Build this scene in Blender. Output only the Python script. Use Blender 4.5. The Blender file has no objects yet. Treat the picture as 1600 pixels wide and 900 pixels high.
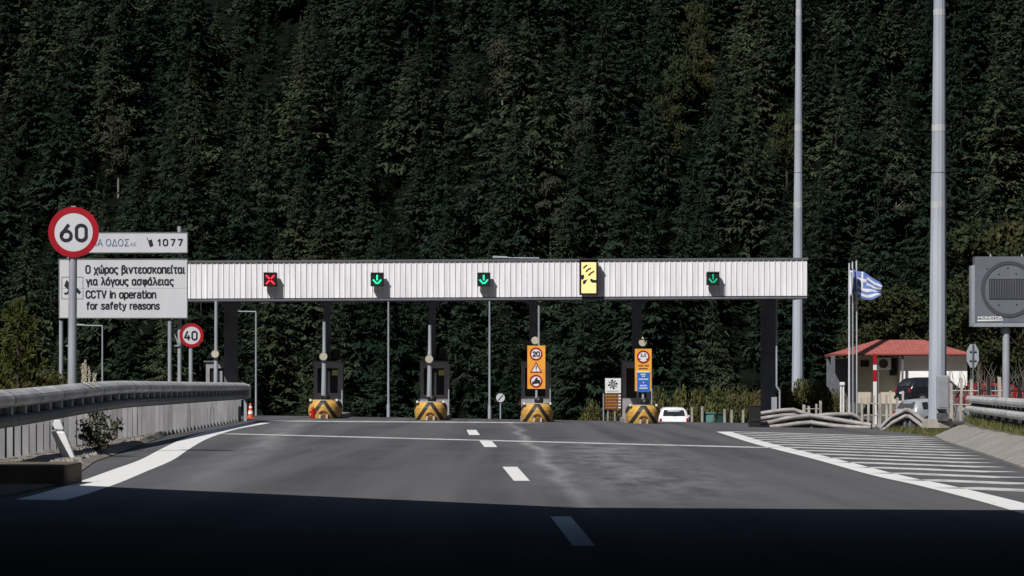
import bpy, math, random
import numpy as np
from mathutils import Vector, Matrix
R = math.radians
C = bpy.context.scene.collection
scene = bpy.context.scene

# ------------------------------------------------------------------ camera
F, YH, CAMH = 5000.0, 605.0, 1.58           # focal length in photo pixels, horizon row, eye height
cam = bpy.data.cameras.new('camera'); camo = bpy.data.objects.new('camera', cam); C.objects.link(camo)
camo.location = (0, 0, CAMH); camo.rotation_euler = (R(90), 0, 0)
cam.sensor_width = 36; cam.lens = F / 1600 * 36; cam.shift_y = (YH - 450) / 1600
cam.clip_start = 0.5; cam.clip_end = 5000
scene.camera = camo
# ------------------------------------------------------------------ light
EL, AZ = 44.0, 30.0                          # sun elevation; sun stands behind the camera, AZ degrees to the left
world = bpy.data.worlds.new('World'); scene.world = world; world.use_nodes = True
wn = world.node_tree.nodes; wl = world.node_tree.links
sky = wn.new('ShaderNodeTexSky'); sky.sky_type = 'NISHITA'; sky.sun_disc = False
sky.sun_elevation = R(EL); sky.sun_rotation = R(180 + AZ)
wl.new(sky.outputs[0], wn['Background'].inputs[0]); wn['Background'].inputs[1].default_value = 0.05
sl = bpy.data.lights.new('sun', 'SUN'); sl.energy = 5.0; sl.angle = R(0.53); sl.color = (1.0, 0.965, 0.92)
so = bpy.data.objects.new('sun', sl); C.objects.link(so)
ce, se = math.cos(R(EL)), math.sin(R(EL))
so.rotation_euler = Vector((math.sin(R(AZ)) * ce, math.cos(R(AZ)) * ce, -se)).to_track_quat('-Z', 'Y').to_euler()
so.location = (-40, -60, 80)
scene.view_settings.view_transform = 'Standard'; scene.view_settings.look = 'None'
scene.view_settings.exposure = 0.0; scene.view_settings.gamma = 1
scene.cycles.max_bounces = 6

# ------------------------------------------------------------------ helpers
def U(px, py, dz=0.0):
    """photo pixel -> point (x, y) on the cross-sloped road plane"""
    u, v = (px - 800) / F, (YH - py) / F
    d = -(CAMH - dz) / (v + 0.016 * u)
    return (u * d, d)
def PX(px, d): return (px - 800) / F * d
def PZ(py, d): return CAMH + (YH - py) / F * d
def M(pix, d): return pix / F * d             # pixels to metres at distance d
def sm(t): t = max(0.0, min(1.0, t)); return t * t * (3 - 2 * t)
def lerp_table(tab, t):
    if t <= tab[0][0]: return tab[0][1]
    for (a, b), (c, d) in zip(tab, tab[1:]):
        if t <= c: return b + (d - b) * (t - a) / (c - a)
    return tab[-1][1]
KERB = [(-60, 7.6), (30, 7.6), (67, 10.8), (83, 12.3), (106, 14.3), (118, 15.6), (126, 17.6), (131, 20.5), (400, 20.5)]
def xr(y): return lerp_table(KERB, y)
def zg(x, y):
    k = xr(y)
    if x > k:
        z = -.016 * k + (.30 + .016 * k) * sm((x - k - .75) / .35)
    else:
        z = -.016 * max(x, -11.5)
    if y > 158: z -= min((y - 158) * .045, 6.5) * (1 - sm((x - 13) / 5))
    if x > 18 and y > 150: z += .35 * sm((y - 150) / 25)
    return z

class MB:
    def __init__(s): s.v = []; s.f = []; s.m = []; s.smooth = []
    def add(s, vs, fs, m=0, smooth=False):
        b = len(s.v); s.v += [tuple(v) for v in vs]
        for f in fs: s.f.append([i + b for i in f]); s.m.append(m); s.smooth.append(smooth)
        return s
    def box(s, cx, cy, cz, sx, sy, sz, rz=0, m=0, ry=0):
        mt = Matrix.Rotation(rz, 3, 'Z') @ Matrix.Rotation(ry, 3, 'Y')
        vs = []
        for dz in (-1, 1):
            for dx, dy in ((-1, -1), (1, -1), (1, 1), (-1, 1)):
                p = mt @ Vector((dx * sx / 2, dy * sy / 2, dz * sz / 2)); vs.append((cx + p.x, cy + p.y, cz + p.z))
        return s.add(vs, [(3, 2, 1, 0), (4, 5, 6, 7), (0, 1, 5, 4), (1, 2, 6, 5), (2, 3, 7, 6), (3, 0, 4, 7)], m)
    def cyl(s, p0, p1, r0, r1=None, n=12, m=0, smooth=True):
        r1 = r0 if r1 is None else r1
        p0, p1 = Vector(p0), Vector(p1); d = (p1 - p0).normalized()
        a = d.orthogonal().normalized(); b = d.cross(a)
        vs = []
        for p, r in ((p0, r0), (p1, r1)):
            for i in range(n):
                t = 2 * math.pi * i / n; vs.append(p + a * (r * math.cos(t)) + b * (r * math.sin(t)))
        s.add(vs, [(i, (i + 1) % n, n + (i + 1) % n, n + i) for i in range(n)], m, smooth)
        s.add(vs[:n], [tuple(reversed(range(n)))], m); s.add(vs[n:], [tuple(range(n))], m)
        return s
    def tube(s, pts, r, n=8, m=0):
        for a, b in zip(pts, pts[1:]): s.cyl(a, b, r, r, n, m)
        return s
    def sweep(s, prof, path, m=0, smooth=False, closed=True):
        """prof: (side, up) outline; path: points; the side axis is horizontal, right of the path"""
        n = len(prof); vs = []
        for i, p in enumerate(path):
            a = Vector(path[max(i - 1, 0)]); b = Vector(path[min(i + 1, len(path) - 1)])
            d = b - a; d.z = 0; d.normalize(); rt = Vector((d.y, -d.x, 0))
            for (q, w) in prof: vs.append(Vector(p) + rt * q + Vector((0, 0, w)))
        fs = []
        for i in range(len(path) - 1):
            for j in range(n if closed else n - 1):
                k = (j + 1) % n; fs.append((i * n + j, i * n + k, (i + 1) * n + k, (i + 1) * n + j))
        s.add(vs, fs, m, smooth)
        if closed:
            s.add(vs[:n], [tuple(range(n))], m); s.add(vs[-n:], [tuple(reversed(range(n)))], m)
        return s
    def poly(s, pts, y0, y1, m=0):
        """outline in the x-z plane extruded from y0 (front) to y1"""
        n = len(pts)
        vs = [(x, y0, z) for x, z in pts] + [(x, y1, z) for x, z in pts]
        return s.add(vs, [tuple(range(n)), tuple(reversed(range(n, 2 * n)))] + [(i, n + i, n + (i + 1) % n, (i + 1) % n) for i in range(n)], m)
    def disc(s, cx, cz, r, y0, y1, m=0, n=40, a0=0.0):
        return s.poly([(cx + r * math.cos(a0 + 2 * math.pi * i / n), cz + r * math.sin(a0 + 2 * math.pi * i / n)) for i in range(n)], y0, y1, m)
    def ring(s, cx, cz, ro, ri, y0, y1, m=0, n=40, a0=0.0, a1=2 * math.pi):
        for i in range(n):
            t0, t1 = a0 + (a1 - a0) * i / n, a0 + (a1 - a0) * (i + 1) / n
            s.poly([(cx + ri * math.cos(t0), cz + ri * math.sin(t0)), (cx + ro * math.cos(t0), cz + ro * math.sin(t0)),
                    (cx + ro * math.cos(t1), cz + ro * math.sin(t1)), (cx + ri * math.cos(t1), cz + ri * math.sin(t1))], y0, y1, m)
        return s
    def bar(s, x0, z0, x1, z1, w, y0, y1, m=0):
        d = Vector((x1 - x0, z1 - z0)).normalized(); nx, nz = -d.y * w / 2, d.x * w / 2
        return s.poly([(x0 - nx, z0 - nz), (x1 - nx, z1 - nz), (x1 + nx, z1 + nz), (x0 + nx, z0 + nz)], y0, y1, m)
    def grid(s, rows, m=0, smooth=False):
        nr, nc = len(rows), len(rows[0])
        return s.add([p for r in rows for p in r], [(i * nc + j, i * nc + j + 1, (i + 1) * nc + j + 1, (i + 1) * nc + j)
                     for i in range(nr - 1) for j in range(nc - 1)], m, smooth)
    def mesh(s, name, mats):
        me = bpy.data.meshes.new(name); me.from_pydata(s.v, [], s.f)
        for mt in (mats if isinstance(mats, (list, tuple)) else [mats]): me.materials.append(mt)
        me.polygons.foreach_set('material_index', s.m); me.polygons.foreach_set('use_smooth', s.smooth)
        me.update(); return me
    def build(s, name, mats, parent=None, loc=(0, 0, 0), bevel=0):
        o = bpy.data.objects.new(name, s.mesh(name, mats)); C.objects.link(o); o.location = loc
        if parent: o.parent = parent
        if bevel:
            b = o.modifiers.new('bevel', 'BEVEL'); b.width = bevel; b.segments = 2; b.limit_method = 'ANGLE'
        return o

def tag(o, label=None, cat=None, group=None, kind=None):
    if label: o['label'] = label
    if cat: o['category'] = cat
    if group: o['group'] = group
    if kind: o['kind'] = kind
    return o
def thing(name, label, cat, loc=(0, 0, 0), rz=0, group=None):
    o = bpy.data.objects.new(name, None); C.objects.link(o); o.empty_display_size = .3
    o.location = loc; o.rotation_euler = (0, 0, rz); return tag(o, label, cat, group)
def structure(o): o['kind'] = 'structure'; return o
def on_ground(px, d, dz=0.0):
    x = PX(px, d); return (x, d, zg(x, d) + dz)

# ------------------------------------------------------------------ materials
def nodes_of(name):
    m = bpy.data.materials.new(name); m.use_nodes = True
    nt = m.node_tree; return m, nt, nt.nodes['Principled BSDF']
def noise_fac(nt, scale, detail=5, rough=.6, coord='Object', stretch=None, lo=.35, hi=.65):
    tc = nt.nodes.new('ShaderNodeTexCoord'); out = tc.outputs[coord]
    if coord == 'Position':
        pass
    mp = nt.nodes.new('ShaderNodeMapping'); nt.links.new(out, mp.inputs[0])
    if stretch: mp.inputs['Scale'].default_value = stretch
    nz = nt.nodes.new('ShaderNodeTexNoise'); nz.inputs['Scale'].default_value = scale
    nz.inputs['Detail'].default_value = detail; nz.inputs['Roughness'].default_value = rough
    nt.links.new(mp.outputs[0], nz.inputs['Vector'])
    mr = nt.nodes.new('ShaderNodeMapRange'); mr.inputs[1].default_value = lo; mr.inputs[2].default_value = hi
    nt.links.new(nz.outputs[0], mr.inputs[0]); return mr.outputs[0], nz.outputs[0]
def mixc(nt, fac, a, b):
    mx = nt.nodes.new('ShaderNodeMix'); mx.data_type = 'RGBA'
    if isinstance(fac, (int, float)): mx.inputs[0].default_value = fac
    else: nt.links.new(fac, mx.inputs[0])
    for s, c in ((6, a), (7, b)):
        if isinstance(c, (tuple, list)): mx.inputs[s].default_value = (*c[:3], 1)
        else: nt.links.new(c, mx.inputs[s])
    return mx.outputs[2]
def mat(name, col, rough=.6, metal=0.0, col2=None, scale=3.0, stretch=None, bump=0.0, bscale=40, emit=0.0, spec=.4):
    m, nt, p = nodes_of(name)
    p.inputs['Roughness'].default_value = rough; p.inputs['Metallic'].default_value = metal
    p.inputs['Specular IOR Level'].default_value = spec
    if col2 is None: col2 = tuple(c * .82 for c in col)
    f, _ = noise_fac(nt, scale, stretch=stretch)
    c = mixc(nt, f, col, col2); nt.links.new(c, p.inputs['Base Color'])
    if bump:
        _, n2 = noise_fac(nt, bscale)
        b = nt.nodes.new('ShaderNodeBump'); b.inputs['Strength'].default_value = bump; b.inputs['Distance'].default_value = .02
        nt.links.new(n2, b.inputs['Height']); nt.links.new(b.outputs[0], p.inputs['Normal'])
    if emit:
        p.inputs['Emission Color'].default_value = (*col, 1); p.inputs['Emission Strength'].default_value = emit
    return m
K = {}
K['galv'] = mat('galvanised_steel', (.34, .36, .40), .5, .15, (.25, .27, .31), 2.5, (1, 1, .25), .1)
K['galv_dark'] = mat('weathered_steel', (.16, .17, .185), .6, .2, (.10, .105, .115), 3, (1, 1, .3), .1)
K['rail'] = mat('guardrail_steel', (.60, .60, .61), .5, .05, (.36, .355, .35), 1.3, (1, .6, 2.5), .1)
K['rail2'] = mat('splice_steel', (.40, .40, .42), .55, .05, (.22, .215, .21), 5, (1, 1, 2), .1)
K['rail_worn'] = mat('worn_guardrail_steel', (.36, .345, .34), .65, .05, (.20, .185, .18), 2.2, (1, 1, 3), .15)
K['rail_dark'] = mat('guardrail_post_steel', (.10, .10, .11), .7, .1, (.05, .05, .055), 3)
K['panelwall'] = mat('parapet_panel', (.31, .31, .33), .8, 0, (.19, .188, .195), 1.7, (1, 1, .35), .15)
K['mast'] = mat('mast_zinc', (.40, .43, .49), .45, .1, (.29, .32, .38), 1.4, (1, 1, .15), .08)
K['white_metal'] = mat('white_sheet', (.78, .78, .81), .5, 0, (.60, .60, .635), 1.3, (3, 1, .22))
K['cap'] = mat('dark_capping', (.10, .105, .11), .6, 0)
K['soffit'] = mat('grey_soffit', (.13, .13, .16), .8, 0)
K['column'] = mat('dark_column', (.13, .135, .16), .6, 0, (.09, .095, .12), 2)
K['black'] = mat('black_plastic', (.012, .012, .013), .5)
K['dark'] = mat('gap_shade', (.02, .02, .022), .8)
K['sign_white'] = mat('sign_sheeting', (.52, .53, .56), .5, 0, (.46, .47, .51), .9, (1, 1, .3))
K['sign_white2'] = mat('bright_sign_sheeting', (.7, .71, .73), .5, 0, (.6, .61, .63), 2)
K['sign_red'] = mat('sign_red', (.34, .008, .018), .6, 0, (.27, .007, .014), 2, spec=.15)
K['ink'] = mat('sign_ink', (.012, .013, .02), .5)
K['ink_blue'] = mat('sign_blue_ink', (.06, .10, .25), .5)
K['sign_back'] = mat('sign_back', (.30, .34, .38), .6)
K['orange'] = mat('orange_board', (.78, .36, .045), .5, 0, (.66, .29, .035), 2)
K['blue'] = mat('blue_board', (.02, .13, .55), .5)
K['brown'] = mat('brown_board', (.14, .06, .025), .5)
K['cream'] = mat('cream_disc', (.46, .43, .34), .6)
K['concrete'] = mat('concrete', (.33, .31, .28), .9, 0, (.24, .225, .20), 1.2, None, .3)
K['kerbstone'] = mat('kerb_concrete', (.29, .275, .25), .9, 0, (.19, .18, .165), 1.1, None, .4, 30)
K['tunnel'] = mat('tunnel_concrete', (.03, .028, .025), .95)
K['walkway'] = mat('walkway_concrete', (.13, .105, .07), .95, 0, (.08, .065, .045), 1.5)
K['glass'] = mat('dark_glass', (.02, .025, .03), .08, 0, spec=.6)
K['tyre'] = mat('tyre_rubber', (.02, .02, .02), .9)
K['rim'] = mat('wheel_rim', (.4, .4, .42), .35, .6)
K['tail'] = mat('tail_lamp', (.4, .01, .01), .25)
K['amber'] = mat('amber_lamp', (.6, .25, .05), .3)
K['car_white'] = mat('white_car_paint', (.8, .8, .82), .25)
K['car_black'] = mat('black_car_paint', (.014, .016, .022), .2)
K['car_silver'] = mat('silver_car_paint', (.45, .47, .52), .28, .3)
K['car_red'] = mat('red_car_paint', (.20, .012, .014), .25)
K['render'] = mat('white_render', (.88, .88, .87), .9, 0, (.80, .80, .79), .6)
K['render_cream'] = mat('cream_render', (.50, .45, .36), .9, 0, (.42, .38, .3), .7)
K['timber'] = mat('weathered_timber', (.46, .43, .39), .9, 0, (.24, .21, .19), 4, (1, 1, .2), .2)
K['teal'] = mat('teal_cabinet', (.10, .22, .21), .6)
K['green_bin'] = mat('dark_green_bin', (.01, .045, .035), .5)
K['cone'] = mat('cone_orange', (.65, .09, .035), .5)
K['cone_white'] = mat('cone_white', (.7, .7, .7), .5)
K['bark'] = mat('bark', (.06, .045, .035), .95, 0, (.03, .024, .02), 6, (1, 1, .2), .3)
K['fir_bark'] = mat('fir_bark', (.022, .019, .016), .95)
K['grey_bark'] = mat('grey_bark', (.20, .18, .16), .95)
K['vms'] = mat('vms_grey', (.125, .135, .165), .6, 0, (.10, .11, .135), 1.2)
K['vms_ring'] = mat('vms_ring', (.055, .058, .08), .6)
K['led_dark'] = mat('led_matrix', (.018, .018, .022), .5)
K['flag_blue'] = mat('flag_blue', (.15, .23, .55), .8)
K['flag_white'] = mat('flag_white', (.74, .76, .82), .8)
K['led_red'] = mat('led_red', (1.0, .03, .06), .4, emit=.9)
K['led_green'] = mat('led_green', (.02, .85, .42), .4, emit=.75)
K['led_dim'] = mat('led_green_dim', (.01, .45, .22), .4, emit=.35)
K['lit_yellow'] = mat('lit_yellow_panel', (1.0, .76, .33), .4, emit=.30, col2=(1.0, .70, .27))
K['screen_dark'] = mat('signal_face', (.012, .02, .02), .4)
K['screen_red'] = mat('signal_face_red', (.03, .008, .01), .4)

def foliage_mat(name, a, b, c):
    """leaf colour varies from tree to tree and from clump to clump"""
    m, nt, p = nodes_of(name)
    oi = nt.nodes.new('ShaderNodeObjectInfo')
    cr = nt.nodes.new('ShaderNodeValToRGB'); e = cr.color_ramp.elements
    e[0].position = 0; e[0].color = (*a, 1); e[1].position = 1; e[1].color = (*c, 1)
    k = e.new(.6); k.color = (*b, 1)
    nt.links.new(oi.outputs['Random'], cr.inputs[0])
    f, _ = noise_fac(nt, 1.3, 4, .7)
    dk = nt.nodes.new('ShaderNodeMix'); dk.data_type = 'RGBA'; dk.blend_type = 'MULTIPLY'; dk.inputs[0].default_value = 1
    nt.links.new(cr.outputs[0], dk.inputs[6]); nt.links.new(mixc(nt, f, (.6, .62, .64), (1.35, 1.32, 1.2)), dk.inputs[7])
    nt.links.new(dk.outputs[2], p.inputs['Base Color']); p.inputs['Roughness'].default_value = .75
    p.inputs['Specular IOR Level'].default_value = .06
    return m
K['fir'] = foliage_mat('fir_needles', (.010, .020, .014), (.019, .032, .021), (.044, .053, .032))
K['brush'] = foliage_mat('brush_needles', (.008, .013, .009), (.010, .015, .010), (.012, .016, .011))  # needles darkened so the gaps between tall firs read as shade
K['fir_pale'] = foliage_mat('pale_needles', (.034, .040, .030), (.040, .045, .032), (.048, .046, .034))
K['olive'] = foliage_mat('olive_leaves', (.026, .035, .017), (.034, .041, .019), (.043, .044, .021))
K['bush'] = foliage_mat('bush_leaves', (.07, .08, .03), (.085, .085, .034), (.10, .08, .036))
K['pine'] = foliage_mat('young_pine_needles', (.06, .07, .02), (.07, .078, .022), (.085, .085, .028))
K['dark_bush'] = foliage_mat('dark_weeds', (.02, .026, .014), (.03, .035, .02), (.04, .04, .022))
K['grass'] = mat('verge_grass', (.075, .095, .022), .9, 0, (.12, .11, .04), 2)
K['dry_stalk'] = mat('dry_stalk', (.38, .34, .27), .9)

# asphalt: worn wheel tracks along the road, pale smears, fine aggregate
def asphalt():
    m, nt, p = nodes_of('asphalt'); L = nt.links
    f1, _ = noise_fac(nt, 1.0, 3, .5, stretch=(.8, .014, 1), lo=.40, hi=.60)
    f2, _ = noise_fac(nt, .35, 6, .65, stretch=(1, .35, 1), lo=.4, hi=.7)
    f3, n3 = noise_fac(nt, 45, 3, .8, lo=.25, hi=.75)
    c = mixc(nt, f1, (.062, .062, .069), (.106, .106, .112))
    c = mixc(nt, f2, c, (.096, .096, .102))
    mul = nt.nodes.new('ShaderNodeMix'); mul.data_type = 'RGBA'; mul.blend_type = 'MULTIPLY'; mul.inputs[0].default_value = 1
    L.new(c, mul.inputs[6]); L.new(mixc(nt, f3, (.68, .68, .68), (1.3, 1.3, 1.3)), mul.inputs[7])
    # pale rubbed patch right of the lane line and the crooked streak down its middle
    tc = nt.nodes.new('ShaderNodeTexCoord'); sp = nt.nodes.new('ShaderNodeSeparateXYZ'); L.new(tc.outputs['Object'], sp.inputs[0])
    def math_(op, a, b=None):
        n = nt.nodes.new('ShaderNodeMath'); n.operation = op
        if op == 'MULTIPLY_ADD': n.inputs[2].default_value = .3
        for i, q in enumerate((a, b)):
            if q is None: continue
            if isinstance(q, (int, float)): n.inputs[i].default_value = q
            else: L.new(q, n.inputs[i])
        return n.outputs[0]
    _, nw = noise_fac(nt, .07, 3, .5, stretch=(.3, 1, 1))
    def smear(x0, slope, width, y0, y1, wob):
        xc = math_('ADD', math_('MULTIPLY', sp.outputs[1], slope), x0)
        dx = math_('ABSOLUTE', math_('ADD', math_('SUBTRACT', sp.outputs[0], xc), math_('MULTIPLY', math_('SUBTRACT', nw, .5), wob)))
        a = nt.nodes.new('ShaderNodeMapRange'); a.inputs[1].default_value = width; a.inputs[2].default_value = 0; L.new(dx, a.inputs[0])
        g = math_('MULTIPLY', math_('SUBTRACT', sp.outputs[1], y0), math_('SUBTRACT', y1, sp.outputs[1]))
        b = nt.nodes.new('ShaderNodeMapRange'); b.inputs[1].default_value = 0; b.inputs[2].default_value = (y1 - y0) ** 2 / 5; L.new(g, b.inputs[0])
        return math_('MULTIPLY', a.outputs[0], b.outputs[0])
    fp, _ = noise_fac(nt, 1.1, 7, .75, stretch=(1, .22, 1), lo=.42, hi=.68)
    s1 = math_('MULTIPLY', smear(2.6, -.006, 2.6, 42, 102, 1.6), fp)
    s2 = smear(1.45, -.0105, .24, 34, 150, 1.1)
    s2 = math_('MULTIPLY', s2, math_('MULTIPLY_ADD', fp, .4))
    fs, _ = noise_fac(nt, .9, 4, .6, stretch=(1, .08, 1), lo=.3, hi=.6)
    s3 = math_('MULTIPLY', math_('MULTIPLY', smear(-2.71, -.0457, .8, 40, 150, .25), .7), fs)
    base = mul.outputs[2]
    base = mixc(nt, s1, base, (.235, .235, .245)); base = mixc(nt, s2, base, (.34, .34, .345)); base = mixc(nt, s3, base, (.24, .24, .245))
    L.new(base, p.inputs['Base Color']); p.inputs['Roughness'].default_value = .85; p.inputs['Specular IOR Level'].default_value = .25
    b = nt.nodes.new('ShaderNodeBump'); b.inputs['Strength'].default_value = .4; b.inputs['Distance'].default_value = .01
    L.new(n3, b.inputs['Height']); L.new(b.outputs[0], p.inputs['Normal'])
    return m
K['asphalt'] = asphalt()
def paint(name, lo, hi, col=(.72, .72, .71)):
    m, nt, p = nodes_of(name)
    f, _ = noise_fac(nt, 2.2, 8, .8, stretch=(1, .25, 1), lo=lo, hi=hi)
    nt.links.new(mixc(nt, f, col, (.09, .09, .093)), p.inputs['Base Color']); p.inputs['Roughness'].default_value = .7
    return m
K['paint'] = paint('road_paint', .60, .78)
K['paint_worn'] = paint('worn_road_paint', .48, .74, (.56, .56, .56))
def ground_mat():
    m, nt, p = nodes_of('ground_soil')
    f, _ = noise_fac(nt, .5, 8, .7); f2, n2 = noise_fac(nt, 9, 6, .8, lo=.3, hi=.7)
    c = mixc(nt, f, (.16, .14, .115), (.075, .08, .035)); c = mixc(nt, f2, c, (.11, .10, .085))
    nt.links.new(c, p.inputs['Base Color']); p.inputs['Roughness'].default_value = .95
    b = nt.nodes.new('ShaderNodeBump'); b.inputs['Strength'].default_value = .7; b.inputs['Distance'].default_value = .05
    nt.links.new(n2, b.inputs['Height']); nt.links.new(b.outputs[0], p.inputs['Normal']); return m
K['soil'] = ground_mat()
K['forest_floor'] = mat('forest_floor', (.007, .009, .006), .95, 0, (.004, .005, .004), .4, spec=0.0)  # soil tone darkened too, imitating shade in the gaps of the forest
K['gravel'] = mat('gravel', (.26, .235, .205), .95, 0, (.13, .12, .105), 6, None, .8, 25)
K['stone'] = mat('loose_stone', (.34, .31, .28), .95, 0, (.2, .18, .16), 3)
def chevron():
    m, nt, p = nodes_of('chevron_paint'); L = nt.links
    tc = nt.nodes.new('ShaderNodeTexCoord'); sp = nt.nodes.new('ShaderNodeSeparateXYZ'); L.new(tc.outputs['Object'], sp.inputs[0])
    ab = nt.nodes.new('ShaderNodeMath'); ab.operation = 'ABSOLUTE'; L.new(sp.outputs[0], ab.inputs[0])
    ad = nt.nodes.new('ShaderNodeMath'); ad.operation = 'MULTIPLY_ADD'; ad.inputs[1].default_value = 1.45
    L.new(ab.outputs[0], ad.inputs[0]); L.new(sp.outputs[2], ad.inputs[2])
    o2 = nt.nodes.new('ShaderNodeMath'); o2.operation = 'ADD'; o2.inputs[1].default_value = -.70+.85; L.new(ad.outputs[0], o2.inputs[0])
    sc = nt.nodes.new('ShaderNodeMath'); sc.operation = 'DIVIDE'; sc.inputs[1].default_value = .85; L.new(o2.outputs[0], sc.inputs[0])
    fr = nt.nodes.new('ShaderNodeMath'); fr.operation = 'FRACT'; L.new(sc.outputs[0], fr.inputs[0])
    lt = nt.nodes.new('ShaderNodeMath'); lt.operation = 'LESS_THAN'; lt.inputs[1].default_value = .36; L.new(fr.outputs[0], lt.inputs[0])
    f, _ = noise_fac(nt, 6, 5, .7, lo=.45, hi=.8)
    y = mixc(nt, f, (.56, .32, .06), (.26, .16, .06))
    L.new(mixc(nt, lt.outputs[0], y, (.022, .018, .015)), p.inputs['Base Color']); p.inputs['Roughness'].default_value = .6
    return m
K['chevron'] = chevron()
def tile_mat():
    m, nt, p = nodes_of('roof_tiles'); L = nt.links
    f, _ = noise_fac(nt, 3, 6, .7)
    tc = nt.nodes.new('ShaderNodeTexCoord'); w = nt.nodes.new('ShaderNodeTexWave'); w.inputs['Scale'].default_value = 1.3
    L.new(tc.outputs['Object'], w.inputs['Vector'])
    L.new(mixc(nt, f, (.40, .105, .085), (.25, .075, .065)), p.inputs['Base Color']); p.inputs['Roughness'].default_value = .8
    b = nt.nodes.new('ShaderNodeBump'); b.inputs['Strength'].default_value = .4; b.inputs['Distance'].default_value = .03
    L.new(w.outputs[0], b.inputs['Height']); L.new(b.outputs[0], p.inputs['Normal']); return m
K['tiles'] = tile_mat()
K['eave'] = mat('eave_board', (.26, .06, .05), .7)

# ------------------------------------------------------------------ lettering
def text(body, x0, x1, z0, z1, y, m, parent, name='lettering', weight=0.0, shear=0.0):
    """flat raised lettering facing -y, fitted into the box x0..x1, z0..z1 of the parent"""
    cu = bpy.data.curves.new('lettering', 'FONT'); cu.body = body; cu.size = 1; cu.offset = weight; cu.extrude = .004
    cu.resolution_u = 4; cu.shear = shear
    tmp = bpy.data.objects.new('lettering_source', cu); C.objects.link(tmp)
    bpy.context.view_layer.update()
    me = bpy.data.meshes.new_from_object(tmp.evaluated_get(bpy.context.evaluated_depsgraph_get()))
    bpy.data.objects.remove(tmp); bpy.data.curves.remove(cu)
    n = len(me.vertices); co = np.empty(n * 3, np.float32); me.vertices.foreach_get('co', co); co = co.reshape(-1, 3)
    lo, hi = co.min(0), co.max(0)
    X = x0 + (co[:, 0] - lo[0]) / (hi[0] - lo[0]) * (x1 - x0); Z = z0 + (co[:, 1] - lo[1]) / (hi[1] - lo[1]) * (z1 - z0)
    out = np.stack([X, y - co[:, 2], Z], 1)
    me.vertices.foreach_set('co', out.ravel().astype(np.float32)); me.update()
    me.materials.clear(); me.materials.append(m); me.name = name
    o = bpy.data.objects.new(name, me); C.objects.link(o)
    if parent: o.parent = parent
    return o

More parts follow.
